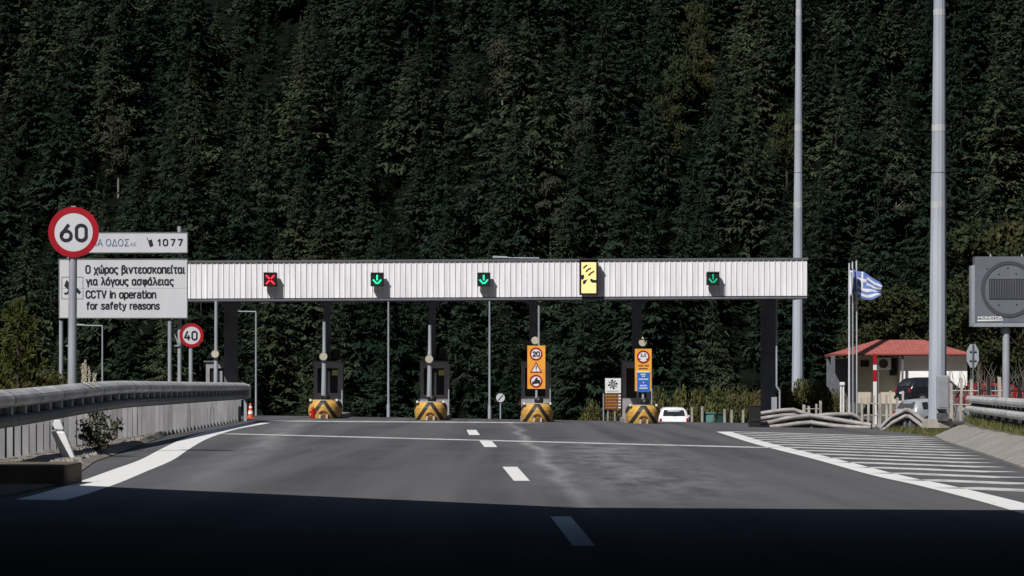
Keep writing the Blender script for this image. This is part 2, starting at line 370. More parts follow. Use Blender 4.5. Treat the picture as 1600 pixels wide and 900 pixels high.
# narrow sign lettering drawn as strokes (cap height 1, x-height .72)
def stad(x0, x1, y0, y1):
    r = (x1 - x0) / 2; c = (x0 + x1) / 2; k = min(r * 1.15, (y1 - y0) / 2)
    p = [(c + r * math.cos(a), y1 - k + k * math.sin(a)) for a in [math.pi * i / 8 for i in range(9)]]
    p += [(c + r * math.cos(a), y0 + k + k * math.sin(a)) for a in [math.pi + math.pi * i / 8 for i in range(9)]]
    return p + p[:1]
ACC = [(.27, 1.04), (.19, .86)]
GL = {
 'Ο': [stad(0, .46, 0, 1)], 'ο': [stad(0, .38, 0, .72)], 'o': [stad(0, .38, 0, .72)], '0': [stad(0, .46, 0, 1)],
 'χ': [[(0, .72), (.38, -.22)], [(.38, .72), (0, -.22)]],
 'ω': [[(.03, .72), (0, .5), (0, .2), (.05, .04), (.13, 0), (.22, .04), (.26, .2), (.26, .5)], [(.26, .2), (.30, .04), (.39, 0), (.47, .04), (.52, .2), (.52, .5), (.49, .72)]],
 'ρ': [[(0, -.25), (0, .4)], stad(0, .38, 0, .72)], 'p': [[(0, -.25), (0, .72)], stad(0, .38, 0, .72)],
 'ς': [[(.36, .65), (.28, .71), (.2, .72), (.06, .65), (0, .46), (0, .3), (.05, .12), (.18, .04), (.3, .01), (.34, -.08), (.27, -.22)]],
 'β': [[(0, -.25), (0, .8), (.06, .95), (.18, 1), (.3, .94), (.34, .78), (.28, .62), (.14, .58)], [(.14, .58), (.3, .52), (.38, .3), (.33, .08), (.2, 0), (.06, .04), (0, .12)]],
 'ι': [[(0, .72), (0, .1), (.04, .01), (.1, 0)]], 'ν': [[(0, .72), (.19, 0), (.38, .72)]],
 'τ': [[(0, .72), (.36, .72)], [(.18, .72), (.18, .1), (.23, 0), (.31, .01)]],
 'ε': [[(.33, .64), (.2, .72), (.06, .66), (.03, .52), (.1, .4), (.22, .38)], [(.12, .38), (.02, .28), (.01, .13), (.09, .02), (.21, 0), (.35, .08)]],
 'σ': [stad(0, .38, 0, .72), [(.18, .72), (.46, .72)]],
 'κ': [[(0, 0), (0, .72)], [(.33, .72), (.02, .34)], [(.1, .43), (.36, 0)]],
 'π': [[(0, 0), (0, .72), (.36, .72), (.36, 0)]],
 'α': [stad(0, .36, 0, .72), [(.36, .72), (.36, .1), (.43, 0)]],
 'γ': [[(0, .72), (.18, .05), (.18, -.25)], [(.36, .72), (.18, .05)]],
 'λ': [[(0, 1), (.08, 1), (.13, .92), (.38, 0)], [(.2, .66), (0, 0)]],
 'υ': [[(0, .72), (0, .2), (.06, .04), (.18, 0), (.3, .04), (.36, .2), (.36, .72)]],
 'φ': [[(.1, .7), (.02, .55), (0, .36), (.05, .1), (.22, 0), (.39, .1), (.44, .36), (.39, .62), (.3, .71), (.22, .6), (.22, -.25)]],
 'C': [[(.42, .76), (.36, .94), (.21, 1), (.06, .94), (0, .75), (0, .25), (.06, .06), (.21, 0), (.36, .06), (.42, .24)]],
 'T': [[(0, 1), (.44, 1)], [(.22, 1), (.22, 0)]], 'V': [[(0, 1), (.22, 0), (.44, 1)]],
 'i': [[(0, 0), (0, .72)], [(0, .92), (0, 1.0)]], 'n': [[(0, 0), (0, .72)], [(0, .5), (.07, .67), (.2, .72), (.32, .66), (.37, .5), (.37, 0)]],
 'e': [[(0, .38), (.38, .38), (.38, .52), (.32, .67), (.19, .72), (.06, .67), (0, .5), (0, .2), (.06, .04), (.19, 0), (.35, .07)]],
 'r': [[(0, 0), (0, .72)], [(0, .5), (.06, .67), (.2, .72)]],
 'a': [[(.04, .66), (.18, .72), (.32, .67), (.36, .52), (.36, 0)], [(.36, .42), (.12, .41), (.02, .32), (0, .18), (.05, .03), (.17, 0), (.3, .05), (.36, .14)]],
 't': [[(.1, 1), (.1, .14), (.15, .01), (.27, 0)], [(0, .72), (.25, .72)]], 'f': [[(.28, 1), (.16, .98), (.1, .86), (.1, 0)], [(0, .72), (.25, .72)]],
 's': [[(.33, .62), (.26, .7), (.15, .72), (.04, .66), (.02, .52), (.1, .42), (.24, .34), (.32, .22), (.29, .06), (.17, 0), (.06, .02), (0, .1)]],
 'y': [[(0, .72), (.18, .02)], [(.36, .72), (.16, -.12), (.09, -.23), (0, -.25)]],
 '1': [[(.02, .76), (.2, 1), (.2, 0)]], '7': [[(0, 1), (.42, 1), (.14, 0)]], '6': [[(.33, 1), (.07, .52), (0, .32)], stad(0, .46, 0, .62)],
 '4': [[(.25, 1), (0, .26), (.48, .26)], [(.35, .5), (.35, 0)]],
 '2': [[(.01, .75), (.06, .93), (.21, 1), (.37, .94), (.42, .75), (.36, .55), (0, 0), (.44, 0)]],
}
GL['ώ'] = GL['ω'] + [[(.32, 1.04), (.24, .86)]]; GL['ό'] = GL['ο'] + [ACC]; GL['ά'] = GL['α'] + [ACC]; GL['ί'] = GL['ι'] + [[(.1, 1.04), (.02, .86)]]
def sign_text(body, x0, x1, zb_, zc, y, w, m, parent, gap=.17, space=.34):
    pen = 0; strokes = []
    for ch in body:
        if ch == ' ': pen += space; continue
        g_ = GL[ch]; wd = max(p[0] for l in g_ for p in l)
        for l in g_: strokes.append([(pen + a, b) for a, b in l])
        pen += wd + gap
    k = (x1 - x0 - w) / (pen - gap); hz_ = zc - zb_ - w
    mb = MB(); lay = 0
    for l in strokes:
        pts = [(x0 + w / 2 + a * k, zb_ + w / 2 + b * hz_) for a, b in l]
        for (a, b), (c, d_) in zip(pts, pts[1:]):
            L_ = math.hypot(c - a, d_ - b)
            if L_ < 1e-6: continue
            ex_, ez_ = (c - a) / L_ * w * .32, (d_ - b) / L_ * w * .32; lay = (lay + 1) % 5
            mb.bar(a - ex_, b - ez_, c + ex_, d_ + ez_, w, y - .0012 * lay - .004, y)
    return mb.build('lettering', m, parent)

# ================================================================== SETTING
ys = [-60, 0, 20, 30] + list(range(36, 200, 2)) + list(range(200, 331, 10))
xs = [-400, -200, -120, -80, -50, -35, -25, -20] + [-16 + i * .5 for i in range(0, 47)] + [7.5 + i * .25 for i in range(1, 60)] + [22.5 + i * .5 for i in range(1, 13)] + [30, 34, 40, 50, 80, 120, 200, 400]
g = MB(); g.grid([[(x, y, zg(x, y) - .012) for x in xs] for y in ys], smooth=True)
# orientation up
structure(g.build('ground', K['soil']))

def hz(x, y):
    t = y - 330
    z = zg(min(max(x, -16), 12), 330)
    if t > 0:
        z += .52 * t + 2.2 * math.sin(x * .05 + 1) * sm(t / 40) + 1.5 * math.sin(x * .11 + y * .05) * sm(t / 40)
        z += 5 * sm((x - 40) / 60) * sm(t / 60)
    return z
h = MB()
hys = list(range(330, 520, 6)) + [540, 580, 640, 720, 800, 1000, 1400]
hxs = [-900, -500, -300, -200, -150] + list(range(-120, 121, 6)) + [150, 200, 300, 500, 900]
h.grid([[(x, y, hz(x, y)) for x in hxs] for y in hys], smooth=True)
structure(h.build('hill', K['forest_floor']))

mt = MB()  # unseen slopes added around the valley to cut down sky light
def mz(x, y):
    z = max(0.0, (abs(x) - 115) * .62, (-62 - y) * .62)
    return z + (-9 if z < 1 else 6 * math.sin(x * .02) * math.sin(y * .023 + 1) * sm(z / 40))
mxs = [-900, -600, -400, -300, -220, -160, -130, -115.5] + [-60, 0, 60] + [115.5, 130, 160, 220, 300, 400, 600, 900]
mys = [-900, -600, -400, -300, -200, -130, -90, -62.5, -20, 40, 100, 160, 220, 280, 329]
mt.grid([[(x, y, mz(x, y)) for x in mxs] for y in mys], smooth=True)
structure(mt.build('unseen_sky_block', K['forest_floor']))
# left edge of the asphalt (from the photo's edge of the gravel verge)
EDGE = sorted([(d, x) for x, d in [U(144, 722), U(202, 702), U(260, 680), U(318, 667), U(384, 655.5)]])
EDGE = [(-60, -6.8), (48.2, -6.8)] + EDGE + [(150, -13.5), (400, -13.5)]
def xl(y): return lerp_table(EDGE, y)
rd = MB(); rows = []
for y in [-60, 0, 20, 30] + list(range(36, 160, 2)) + [160, 165, 170, 180, 200, 230, 260, 300]:
    a, b = xl(y), min(xr(y), 19.5); rows.append([(a + (b - a) * i / 24, y, zg(a + (b - a) * i / 24, y) + .004) for i in range(25)])
rd.grid(rows, smooth=True); structure(rd.build('road', K['asphalt']))

def strip(mb, cl, w, dz=.009):
    """a painted band along a centre line given as (x, y) points"""
    n = len(cl); rows = []
    for i, p in enumerate(cl):
        a = Vector(cl[max(i - 1, 0)]); b = Vector(cl[min(i + 1, n - 1)]); d = (b - a).normalized(); q = Vector((-d.y, d.x)) * w / 2
        p = Vector(p); rows.append([(p.x + q.x * s, p.y + q.y * s, zg(p.x + q.x * s, p.y + q.y * s) + dz) for s in (1, 0, -1)])
    mb.grid(rows)
def refine(pts, k=8):
    out = []
    n = len(pts)
    for i in range(n - 1):
        p0, p1, p2, p3 = [Vector(pts[max(0, min(n - 1, j))]) for j in (i - 1, i, i + 1, i + 2)]
        for s in range(k):
            t = s / k
            out.append(tuple(.5 * ((2 * p1) + (p2 - p0) * t + (2 * p0 - 5 * p1 + 4 * p2 - p3) * t * t + (3 * p1 - p0 - 3 * p2 + p3) * t ** 3)))
    return out + [tuple(pts[-1])]
mk = MB()
lw = refine([U(62, 782), U(100, 772)] + [U(*p) for p in [(153, 755), (202, 736), (245, 719), (274, 702), (303, 687), (332, 677), (361, 669.5), (410, 661)]])
strip(mk, lw, .64)
rline = refine([U(1131, 675), U(1194, 694), U(1287, 717), U(1381, 742), U(1459, 759), U(1537, 778), U(1597, 794), U(1720, 829)])
strip(mk, rline, .58)
structure(mk.build('edge_line_marking', K['paint']))
mk = MB()
for quad in ([(860, 808), (892, 808), (930, 854), (895, 854)], [(785, 730), (808, 730), (828, 752), (803, 752)],
             [(749, 689), (768, 689), (777, 699), (757, 699)], [(729, 672), (744, 672), (750, 680), (733, 680)]):
    q = [U(*p) for p in quad]; mk.add([(x, y, zg(x, y) + .009) for x, y in q], [(3, 2, 1, 0)])
structure(mk.build('lane_line_marking', K['paint']))
mk = MB(); strip(mk, [tuple(Vector(U(352, 678)).lerp(Vector(U(1205, 700)), i / 20)) for i in range(21)], 1.5)
strip(mk, [tuple(Vector(U(440, 658.2)).lerp(Vector(U(820, 660.6)), i / 12)) for i in range(13)], 2.4)  # pale band painted near the crest to imitate the mirage shimmer
structure(mk.build('cross_line_and_mirage', K['paint_worn']))
mk = MB()
def rl_x(y):
    return lerp_table(sorted((b, a) for a, b in rline), y)
d = 54.0
while d < 126:
    x0 = rl_x(d) + .22; x1 = xr(d - 4) - .55
    if d > 112: x1 = min(x1, 15)
    if x1 > x0 + .3: strip(mk, [(x0 + (x1 - x0) * i / 8, d - 2.3 * i / 8 * (x1 - x0) / 2.2) for i in range(9)], 1.25)
    d += 4.6
structure(mk.build('hatched_marking', K['paint_worn']))

# sloping concrete kerb slabs along the right verge, with joints
kb = MB(); kp = []
y = 36.0
path = []
while y < 127.5: path.append((xr(y), y)); y += .5
step = 4
for i in range(0, len(path) - step, step):
    seg = path[i:i + step + 1]
    a = Vector(seg[0]); b = Vector(seg[-1]); dd = (b - a).normalized()
    seg = [tuple(a + dd * .012)] + seg[1:-1] + [tuple(b - dd * .012)]
    w3 = [(x, yy, -.016 * x) for x, yy in seg]
    kb.sweep([(0, -.05), (0, .05), (.85, .42), (1.15, .47), (1.15, -.05)], w3)
structure(kb.build('kerb', K['kerbstone']))

# gravel verge on the left, between the parapet and the asphalt
RAILPTS = [(-8.85, 50.0), (-9.0, 56.4), (-9.32, 67), (-9.6, 78.4), (-10.05, 95), (-10.55, 113), (-11.0, 132)]
def rail_x(y): return lerp_table([(b, a) for a, b in RAILPTS], y)
gv = MB(); rows = []; rng = random.Random(5)
for i in range(0, 85):
    y = 48.6 + i
    a, b = rail_x(y) - .4, xl(y) + .05
    r = []
    for j in range(13):
        x = a + (b - a) * j / 12
        hgt = .02 + .09 * sm((12 - j) / 3) + (rng.random() * .05 if 0 < j < 12 else 0)
        r.append((x, y, zg(x, y) + hgt))
    rows.append(r)
gv.grid(rows); structure(gv.build('gravel_verge', K['gravel']))
st = MB(); rng = random.Random(9)
for i in range(1500):
    y = 49 + rng.random() ** 1.3 * 82; t = rng.random() ** .8; a, b = rail_x(y), xl(y) - .1
    if b - a < .2: continue
    x = a + (b - a) * t; s = rng.uniform(.02, .07); z = zg(x, y) + .11
    st.add([(x - s, y - s, z - s), (x + s, y - s * .7, z - s), (x + s * .8, y + s, z - s), (x - s * .7, y + s, z - s), (x + rng.uniform(-.3, .3) * s, y, z + s * .8)],
           [(0, 1, 4), (1, 2, 4), (2, 3, 4), (3, 0, 4)])
tag(st.build('gravel', K['stone']), 'loose stones along the foot of the left parapet', 'gravel', kind='stuff')

# tunnel whose mouth the camera looks out of; its roof edge throws the shadow across the road
HT = 7.4; cot = 1 / math.tan(R(EL)); sx, sy = HT * cot * math.sin(R(AZ)), HT * cot * math.cos(R(AZ))
sp = [U(-140, 752), U(0, 758), U(900, 793.5), U(1600, 798), U(2250, 802)]
sp[0:2] = [(-10.6, 48.0), (-6.7, 48.2)]
edge = [(x - sx, y - sy) for x, y in sp]
tn = MB()
xL, xR = edge[0][0], edge[-1][0]
poly = [(xL, -40), (xL, edge[0][1])] + edge[1:] + [(xR, -40)]
n = len(poly)
tn.add([(x, y, HT - .6) for x, y in poly] + [(x, y, HT) for x, y in poly],
       [tuple(range(n)), tuple(reversed(range(n, 2 * n)))] + [(i, n + i, n + (i + 1) % n, (i + 1) % n) for i in range(n)])
tn.box(xL - .41, (edge[0][1] - 40) / 2, 3.1, .8, edge[0][1] + 40, 8.2)
tn.box(xR + .41, (edge[-1][1] - 40) / 2, 3.1, .8, edge[-1][1] + 40, 8.2)
tn.box((xL + xR) / 2, -40.41, 3.1, xR - xL + 1.6, .8, 8.2)
structure(tn.build('tunnel', K['tunnel']))
wk = MB(); wk.box(-8.4, 17.2, .0, 3.3, 60.6, .30); wk.box(-8.28, 48.35, .12, 3.3, 2.0, .62)
structure(wk.build('walkway', K['walkway'], bevel=.03))

# ================================================================== GUARDRAILS
WPROF = [(0, 0), (.085, .035), (.085, .10), (.02, .14), (.02, .17), (.085, .21), (.085, .275), (0, .31), (-.012, .31), (.07, .27), (.07, .215), (.006, .175), (.006, .135), (.07, .095), (.07, .04), (-.012, 0)]
def guardrail(name, label, ground_pts, heights, beams, side, post_step, panel=False, group=None, flare=0):
    """a steel barrier along ground points; beams = heights of the beam bottoms above ground; side=+1 if the face is right of the path"""
    x0, y0, z0 = ground_pts[0]
    t = thing(name, label, 'guardrail', (x0, y0, z0), 0, group)
    loc = [(x - x0, y - y0, z - z0) for x, y, z in ground_pts]
    for (bz, sc) in beams:
        mb = MB(); prof = [(side * q * sc, w * sc) for q, w in WPROF]
        mb.sweep(prof, [(x, y, z + bz * hh) for (x, y, z), hh in zip(loc, heights)])
        mb.build('beam', K['rail'], t)
    return t, loc

# left parapet: panels below, deep beam above
gp = []
y = 50.0
while y <= 132: x = rail_x(y); gp.append((x, y, -.016 * x)); y += 1.0
x0, y0, z0 = gp[0]
t = thing('parapet_barrier', 'long pale panelled parapet with a steel beam on top, left of the road', 'barrier', (x0, y0, z0))
loc = [(a - x0, b - y0, c - z0) for a, b, c in gp]
def toph(y): return 1.31 + .22 * sm((y - 52) / 30)
mb = MB()      # upper beam with a rolled-over top
top = [(p[0], p[1], p[2] + toph(p[1] + y0)) for p in loc]
mb.sweep([(.02, -.25), (.12, -.22), (.16, -.16), (.155, -.09), (.12, -.04), (.04, .015), (-.06, .055), (-.14, .06), (-.14, .03), (.05, -.06), (.06, -.25)], top)
ub = mb.build('top_beam', K['rail'], t)
mb = MB()
mb.sweep([(.03, -.60), (.11, -.57), (.14, -.50), (.13, -.43), (.07, -.39), (.02, -.39), (.0, -.6)], top); lb = mb.build('lower_beam', K['galv_dark'], t)
mb = MB(); mb.sweep([(-.06, -.62), (-.02, -.62), (-.02, -.05), (-.06, -.05)], top); mb.build('dark_back_strip', K['rail_dark'], t)
for i in range(1, len(top), 2):
    p = top[i]; mb = MB(); mb.box(p[0] + .055, p[1], p[2] - .315, .13, .22, .13); mb.build('spacer', K['galv'], t)
for i in range(0, len(top), 2):
    p = top[i]; mb = MB(); mb.cyl((p[0] + .0, p[1] + .3, p[2]), (p[0] + .0, p[1] + .3, p[2] + .02), .035, n=8); mb.build('bolt', K['rail_dark'], ub)
mb = MB(); rng = random.Random(3)
yv = y0 + .2; ca, sa = math.cos(R(14)), math.sin(R(14))
while yv < 131.6:
    xx_, yy_ = rail_x(yv) - x0, yv - y0; za = -.016 * rail_x(yv) - z0; tpz = toph(yv) - .60; hw = rng.uniform(.050, .061)
    sl_ = MB(); sl_.box(xx_ - .17, yy_, za + tpz / 2 - .03, hw * 2, .05, tpz + .06, rz=R(14) + rng.uniform(-.06, .06)); sl_.build('panel', K['panelwall'], t)
    yv += 1.05 + (yv - 50) * .010 + rng.uniform(-.06, .06)
mb = MB(); mb.sweep([(-.54, -.1), (-.50, -.1), (-.50, .66), (-.54, .66)], loc); mb.build('gap_shade_sheet', K['dark'], t)  # dark sheet added behind the slats so their gaps look shaded
for i in range(3, len(top) - 2, 4):
    pa, pb = Vector(top[i]), Vector(top[i]) + (Vector(top[i + 1]) - Vector(top[i])) * .38
    mb = MB(); mb.sweep([(.03, -.253), (.123, -.223), (.1635, -.161), (.1585, -.088), (.1225, -.037), (.041, .019), (-.06, .059), (-.06, .05), (.05, -.04)], [tuple(pa), tuple(pb)]); mb.build('splice', K['rail2'], t)
mb = MB()      # rounded end piece
ex, ey, ez = top[-1]
ring = [(ex + .05 * math.cos(a), ey + .30 * math.sin(a), ez) for a in [0]]
mb.sweep([(.02, -.60), (.15, -.55), (.15, -.05), (.08, 0), (-.1, 0), (-.1, -.6)], [(ex, ey, ez), (ex + .05, ey + .4, ez - .01), (ex - .12, ey + .8, ez - .04), (ex - .4, ey + 1.0, ez - .08)])
mb.build('end_piece', K['rail'], t)
mb = MB(); mb.box(ex + .0, ey + .05, ez - .95, .12, .12, 1.2); mb.build('post', K['galv'], t)

# right verge guardrail
RG = [(12.2, 70), (13.0, 78), (13.95, 88), (14.9, 98), (15.7, 107), (16.4, 114), (16.9, 118), (17.7, 121), (18.6, 122.5)]
RGr = refine(RG, 5)
gx, gy = RGr[0]; gz = .27
t = thing('verge_guardrail', 'double beam steel guardrail on the grassy right verge with dark posts', 'guardrail', (gx, gy, gz))
lp = [(x - gx, y - gy, .03) for x, y in RGr]
for nm, bz in (('upper_beam', .72), ('lower_beam', .38)):
    mb = MB(); mb.sweep([(-q * 1.1, w * .95 + bz) for q, w in [(0, 0), (.10, .03), (.14, .10), (.14, .17), (.10, .235), (0, .26), (-.02, .24), (-.02, .02)]], lp); mb.build(nm, K['rail'], t)
for k, (x, y, z) in enumerate(lp):
    mb = MB(); mb.box(x + .12, y, .35, .12, .14, 1.0)
    p = mb.build('post', K['rail_dark'], t)
    if k % 2 == 0:
        mb = MB(); mb.box(x - .01, y - .2, .40, .08, .10, .16); mb.build('bracket', K['rail'], p)
mb = MB(); mb.sweep([(.16, -.05), (.20, -.05), (.20, .36), (.16, .36)], lp); mb.build('dark_back_strip', K['rail_dark'], t)

# ramped barriers (both ends bent down to the ground) before the yard
def ramped(name, label, px_pts, d, beam_gap, group, dark_below=True, rows=2):
    """px_pts: outline of the top beam in the photo, converted at its distance into metres"""
    pts = [(PX(px, dd), dd, PZ(py, dd)) for px, py, dd in px_pts]
    bx, by = pts[len(pts) // 2][0], pts[len(pts) // 2][1]; bz = zg(bx, by)
    t = thing(name, label, 'guardrail', (bx, by, bz), 0, group)
    loc = [(x - bx, y - by, z - bz) for x, y, z in pts]
    for r in range(rows):
        mb = MB(); prof = [(.0, -.11), (.06, -.105), (.10, -.06), (.11, -.01), (.08, .05), (.02, .075), (-.03, .075), (-.03, -.11)]
        mb.sweep(prof, [(x, y, max(z - .075 - r * beam_gap, .10 - .04 * r)) for x, y, z in loc])
        mb.build('upper_beam' if r == 0 else 'lower_beam', K['rail_worn'], t)
    mb = MB(); n_ = len(loc); vs = []
    for x, y, z in loc: vs += [(x, y + .12, -.05), (x, y + .12, max(z - .14, 0)), (x, y + .15, -.05), (x, y + .15, max(z - .14, 0))]
    mb.add(vs, [f for k in range(n_ - 1) for f in ((4 * k, 4 * k + 4, 4 * k + 5, 4 * k + 1), (4 * k + 2, 4 * k + 3, 4 * k + 7, 4 * k + 6), (4 * k + 1, 4 * k + 5, 4 * k + 7, 4 * k + 3))])
    mb.build('dark_back_strip', K['rail_dark'], t)  # dark strip added beneath the beams to stand for the shade there
    for i, (x, y, z) in enumerate(loc[1:-1]):
        if z > .35: mb = MB(); mb.box(x, y + .1, z / 2 - .05, .1, .12, z + .05); mb.build('post', K['galv_dark'], t)
    return t
ramped('ramped_guardrail', 'short arched guardrail with both ends bent down in front of the lamp mast',
       [(1374, 668, 135), (1383, 657, 135), (1393, 648, 135), (1414, 637, 135), (1422, 638, 135), (1436, 648, 134.6), (1448, 658, 134.2), (1455, 668, 134)], 135, .26, None)
G2 = 'ramped guardrails beside the last toll lane'
ramped('ramped_guardrail', 'nearest ramped guardrail beside the dark end column, low at its right end',
       [(1187, 659, 141), (1205, 656, 141), (1225, 651, 141), (1245, 648, 141), (1268, 646, 141), (1300, 651, 140.5), (1330, 656, 140), (1362, 661, 139.5)], 141, .30, G2)
ramped('ramped_guardrail', 'rear ramped guardrail whose crest stands highest, right of the dark end column',
       [(1187, 643, 149), (1200, 641, 149), (1222, 638, 149), (1240, 637, 149), (1252, 641, 149), (1268, 646, 149), (1290, 654, 148)], 149, .24, G2)
ramped('ramped_guardrail', 'short ramped guardrail in front of the flagpoles',
       [(1270, 647, 146), (1290, 645, 146), (1310, 644, 146), (1330, 644, 146), (1338, 647, 146), (1345, 653, 146)], 146, .24, G2, rows=1)
bk = MB(); bk.box(0, 0, .45, .5, .6, .9); bk.box(0, 0, .93, .54, .64, .06); bk.box(0, -.31, .3, .4, .03, .12)
tag(bk.build('crash_block', K['black'], loc=on_ground(1179, 140), bevel=.03), 'black block at the left end of the ramped guardrails', 'crash block')

# ================================================================== TOLL PLAZA
DC = 152.0
t = thing('toll_canopy', 'long white ribbed toll canopy on dark columns across all lanes', 'canopy', (PX(770, DC), DC, 0))
cx = PX(770, DC)
def zc_top(x): return PZ(410.5, DC) + (x + cx - PX(300, DC)) * (M(4.5, DC) / (PX(1262, DC) - PX(300, DC)))
xa, xb = PX(279, DC) - cx, PX(1261, DC) - cx
HF = M(56, DC)
mb = MB(); x = xa; pitch = .262; prof = []
while x < xb:
    e = min(x + pitch, xb)
    prof += [(x, 0), (x + .012, -.045), (x + .036, -.045), (x + .048, 0)]
    x = e
prof.append((xb, 0))
rows = [[(x, y, zc_top(x) - HF) for x, y in prof], [(x, y, zc_top(x)) for x, y in prof]]
mb.grid(rows); mb.build('fascia', K['white_metal'], t)
mb = MB()
DEP = 6.0
for (za, zb, ya, yb) in ((-.0, .10, -.07, DEP),):
    mb.add([(xa - .05, ya, zc_top(xa) + za), (xb + .05, ya, zc_top(xb) + za), (xb + .05, yb, zc_top(xb) + za), (xa - .05, yb, zc_top(xa) + za),
            (xa - .05, ya, zc_top(xa) + zb), (xb + .05, ya, zc_top(xb) + zb), (xb + .05, yb, zc_top(xb) + zb), (xa - .05, yb, zc_top(xa) + zb)],
           [(0, 1, 5, 4), (4, 5, 6, 7), (1, 2, 6, 5), (3, 0, 4, 7), (2, 3, 7, 6), (0, 3, 2, 1)])
mb.build('roof', K['cap'], t)
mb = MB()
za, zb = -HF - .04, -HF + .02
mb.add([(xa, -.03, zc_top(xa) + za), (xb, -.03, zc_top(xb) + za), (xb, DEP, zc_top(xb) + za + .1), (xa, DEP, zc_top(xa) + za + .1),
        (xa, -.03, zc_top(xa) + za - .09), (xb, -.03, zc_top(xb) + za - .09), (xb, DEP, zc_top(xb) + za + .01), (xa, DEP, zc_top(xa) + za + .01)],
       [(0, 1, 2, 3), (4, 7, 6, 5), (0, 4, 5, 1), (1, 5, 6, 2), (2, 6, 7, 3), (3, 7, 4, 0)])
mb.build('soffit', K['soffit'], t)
mb = MB()
for xe in (xa, xb):
    zt = zc_top(xe); mb.box(xe - .02 * (1 if xe > 0 else -1), DEP / 2 + .03, zt - HF / 2, .03, DEP - .06, HF - .02)
mb.box((xa + xb) / 2, DEP - .02, zc_top(0) - HF / 2, xb - xa, .03, HF - .1)
mb.build('end_panel', K['white_metal'], t)
for px0, px1, d in ((351, 371, 156), (506, 516, 157), (670, 681, 157), (827, 839, 157), (988, 1003, 157), (1189, 1211, 157.2)):
    mb = MB(); w = M(px1 - px0, d); xx = PX((px0 + px1) / 2, d) - cx; zb0 = zg(xx + cx, d)
    hcol = zc_top(xx) - HF - zb0
    s = w * .5
    mb.box(xx, d - DC, zb0 + hcol / 2, w, .55, hcol); mb.box(xx, d - DC, zb0 + .14, w + .12, .67, .28)
    co = mb.build('column', K['column'], t)
    mb = MB(); mb.box(xx, d - DC - .02, zc_top(xx) - HF - .18, w + .25, .62, .2); mb.build('bracket', K['column'], co)
mb = MB()      # rain pipe on the right-hand column
xx = PX(1213.5, 154) - cx
mb.tube([(xx, 2.0, zc_top(xx) - HF), (xx, 2.0, 1.6), (xx + .15, 2.0, 1.4), (xx + .15, 2.0, -.1)], .05); mb.build('rain_pipe', K['galv'], t)
mb = MB()      # paler box added to stand for the sunlit foot of the right-hand column
mb.box(PX(1209, 154.6) - cx, 154.4 - DC, .45, .26, .1, 1.3); mb.build('sunlit_foot_patch', K['galv'], t)

def lane_signal(px, py, half, kind, label):
    x, z = PX(px, DC), PZ(py, DC); hw = M(half, DC); dep = .30
    t = thing('lane_signal', label, 'lane signal', (x, DC - .22 - dep / 2, z), 0, 'lane signals on the canopy fascia')
    mb = MB(); mb.box(0, 0, 0, hw * 2, dep, hw * 2); mb.build('housing', K['black'], t, bevel=.015)
    mb = MB(); mb.box(0, .15 + .09, 0, .2, .22, .14); mb.build('bracket', K['galv_dark'], t)
    yf = -dep / 2
    mb = MB(); mb.box(0, yf - .006, 0, hw * 1.86, .012, hw * 1.86); mb.build('screen', K['screen_red' if kind == 'red' else 'screen_dark'], t)
    mb = MB(); mb.add([(-hw, yf - .08, hw + .012), (hw, yf - .08, hw + .012), (hw, yf, hw + .03), (-hw, yf, hw + .03), (-hw, yf - .08, hw), (hw, yf - .08, hw), (hw, yf, hw + .012), (-hw, yf, hw + .012)],
                      [(0, 1, 2, 3), (7, 6, 5, 4), (0, 4, 5, 1), (1, 5, 6, 2), (2, 6, 7, 3), (3, 7, 4, 0)]); mb.build('visor', K['black'], t)
    mb = MB(); w = .075; y1 = yf - .013; y2 = yf - .03
    if kind == 'red':
        for s in (-1, 1):
            mb.bar(-.62 * hw, -.66 * hw * s, -.035, -.04 * s, w, y2, y1); mb.bar(.035, .04 * s, .62 * hw, .66 * hw * s, w, y2, y1)
        mb.build('cross_symbol', K['led_red'], t)
    else:
        mb.bar(0, .72 * hw, 0, -.1 * hw, w * (.8 if kind == 'dim' else 1), y2, y1)
        for s in (-1, 1): mb.bar(s * .62 * hw, .0, s * .02, -.62 * hw, w, y2, y1)
        mb.build('arrow_symbol', K['led_dim' if kind == 'dim' else 'led_green'], t)
    return t
lane_signal(423.5, 437.5, 10.5, 'red', 'lane signal on the white canopy showing a red cross')
lane_signal(590, 437.5, 10.3, 'green', 'lane signal showing a bright green down arrow, beside the red cross signal')
lane_signal(756, 437.5, 10.3, 'green', 'lane signal showing a bright green down arrow, midway along the canopy')
lane_signal(1113, 436, 10, 'dim', 'lane signal showing a dim green down arrow, right of the yellow toll symbol')

# yellow transponder sign
x, z = PX(919.5, DC), PZ(434, DC); hw, hh = M(14.5, DC), M(27.5, DC)
t = thing('transponder_sign', 'tall black framed lit yellow sign with radio waves and a hand symbol', 'sign', (x, DC - .42, z))
mb = MB(); mb.box(0, 0, 0, hw * 2, .36, hh * 2); mb.build('housing', K['black'], t, bevel=.02)
mb = MB(); mb.box(0, .28, 0, .5, .24, .9); mb.build('bracket', K['galv_dark'], t)
pw, ph = M(11.5, DC), M(24, DC)
mb = MB(); mb.box(0, -.186, -.02, pw * 2, .012, ph * 2); mb.build('lit_panel', K['lit_yellow'], t, bevel=.004)
mb = MB(); mb.add([(-hw, -.27, hh + .0), (hw, -.27, hh + .0), (hw, -.18, hh + .06), (-hw, -.18, hh + .06), (-hw, -.27, hh - .02), (hw, -.27, hh - .02), (hw, -.18, hh + .04), (-hw, -.18, hh + .04)],
                  [(0, 1, 2, 3), (7, 6, 5, 4), (0, 4, 5, 1), (1, 5, 6, 2), (2, 6, 7, 3), (3, 7, 4, 0)]); mb.build('visor', K['black'], t)
def q(px, py): return (M(px - 919.5, DC), M(434 - py, DC))
mb = MB()
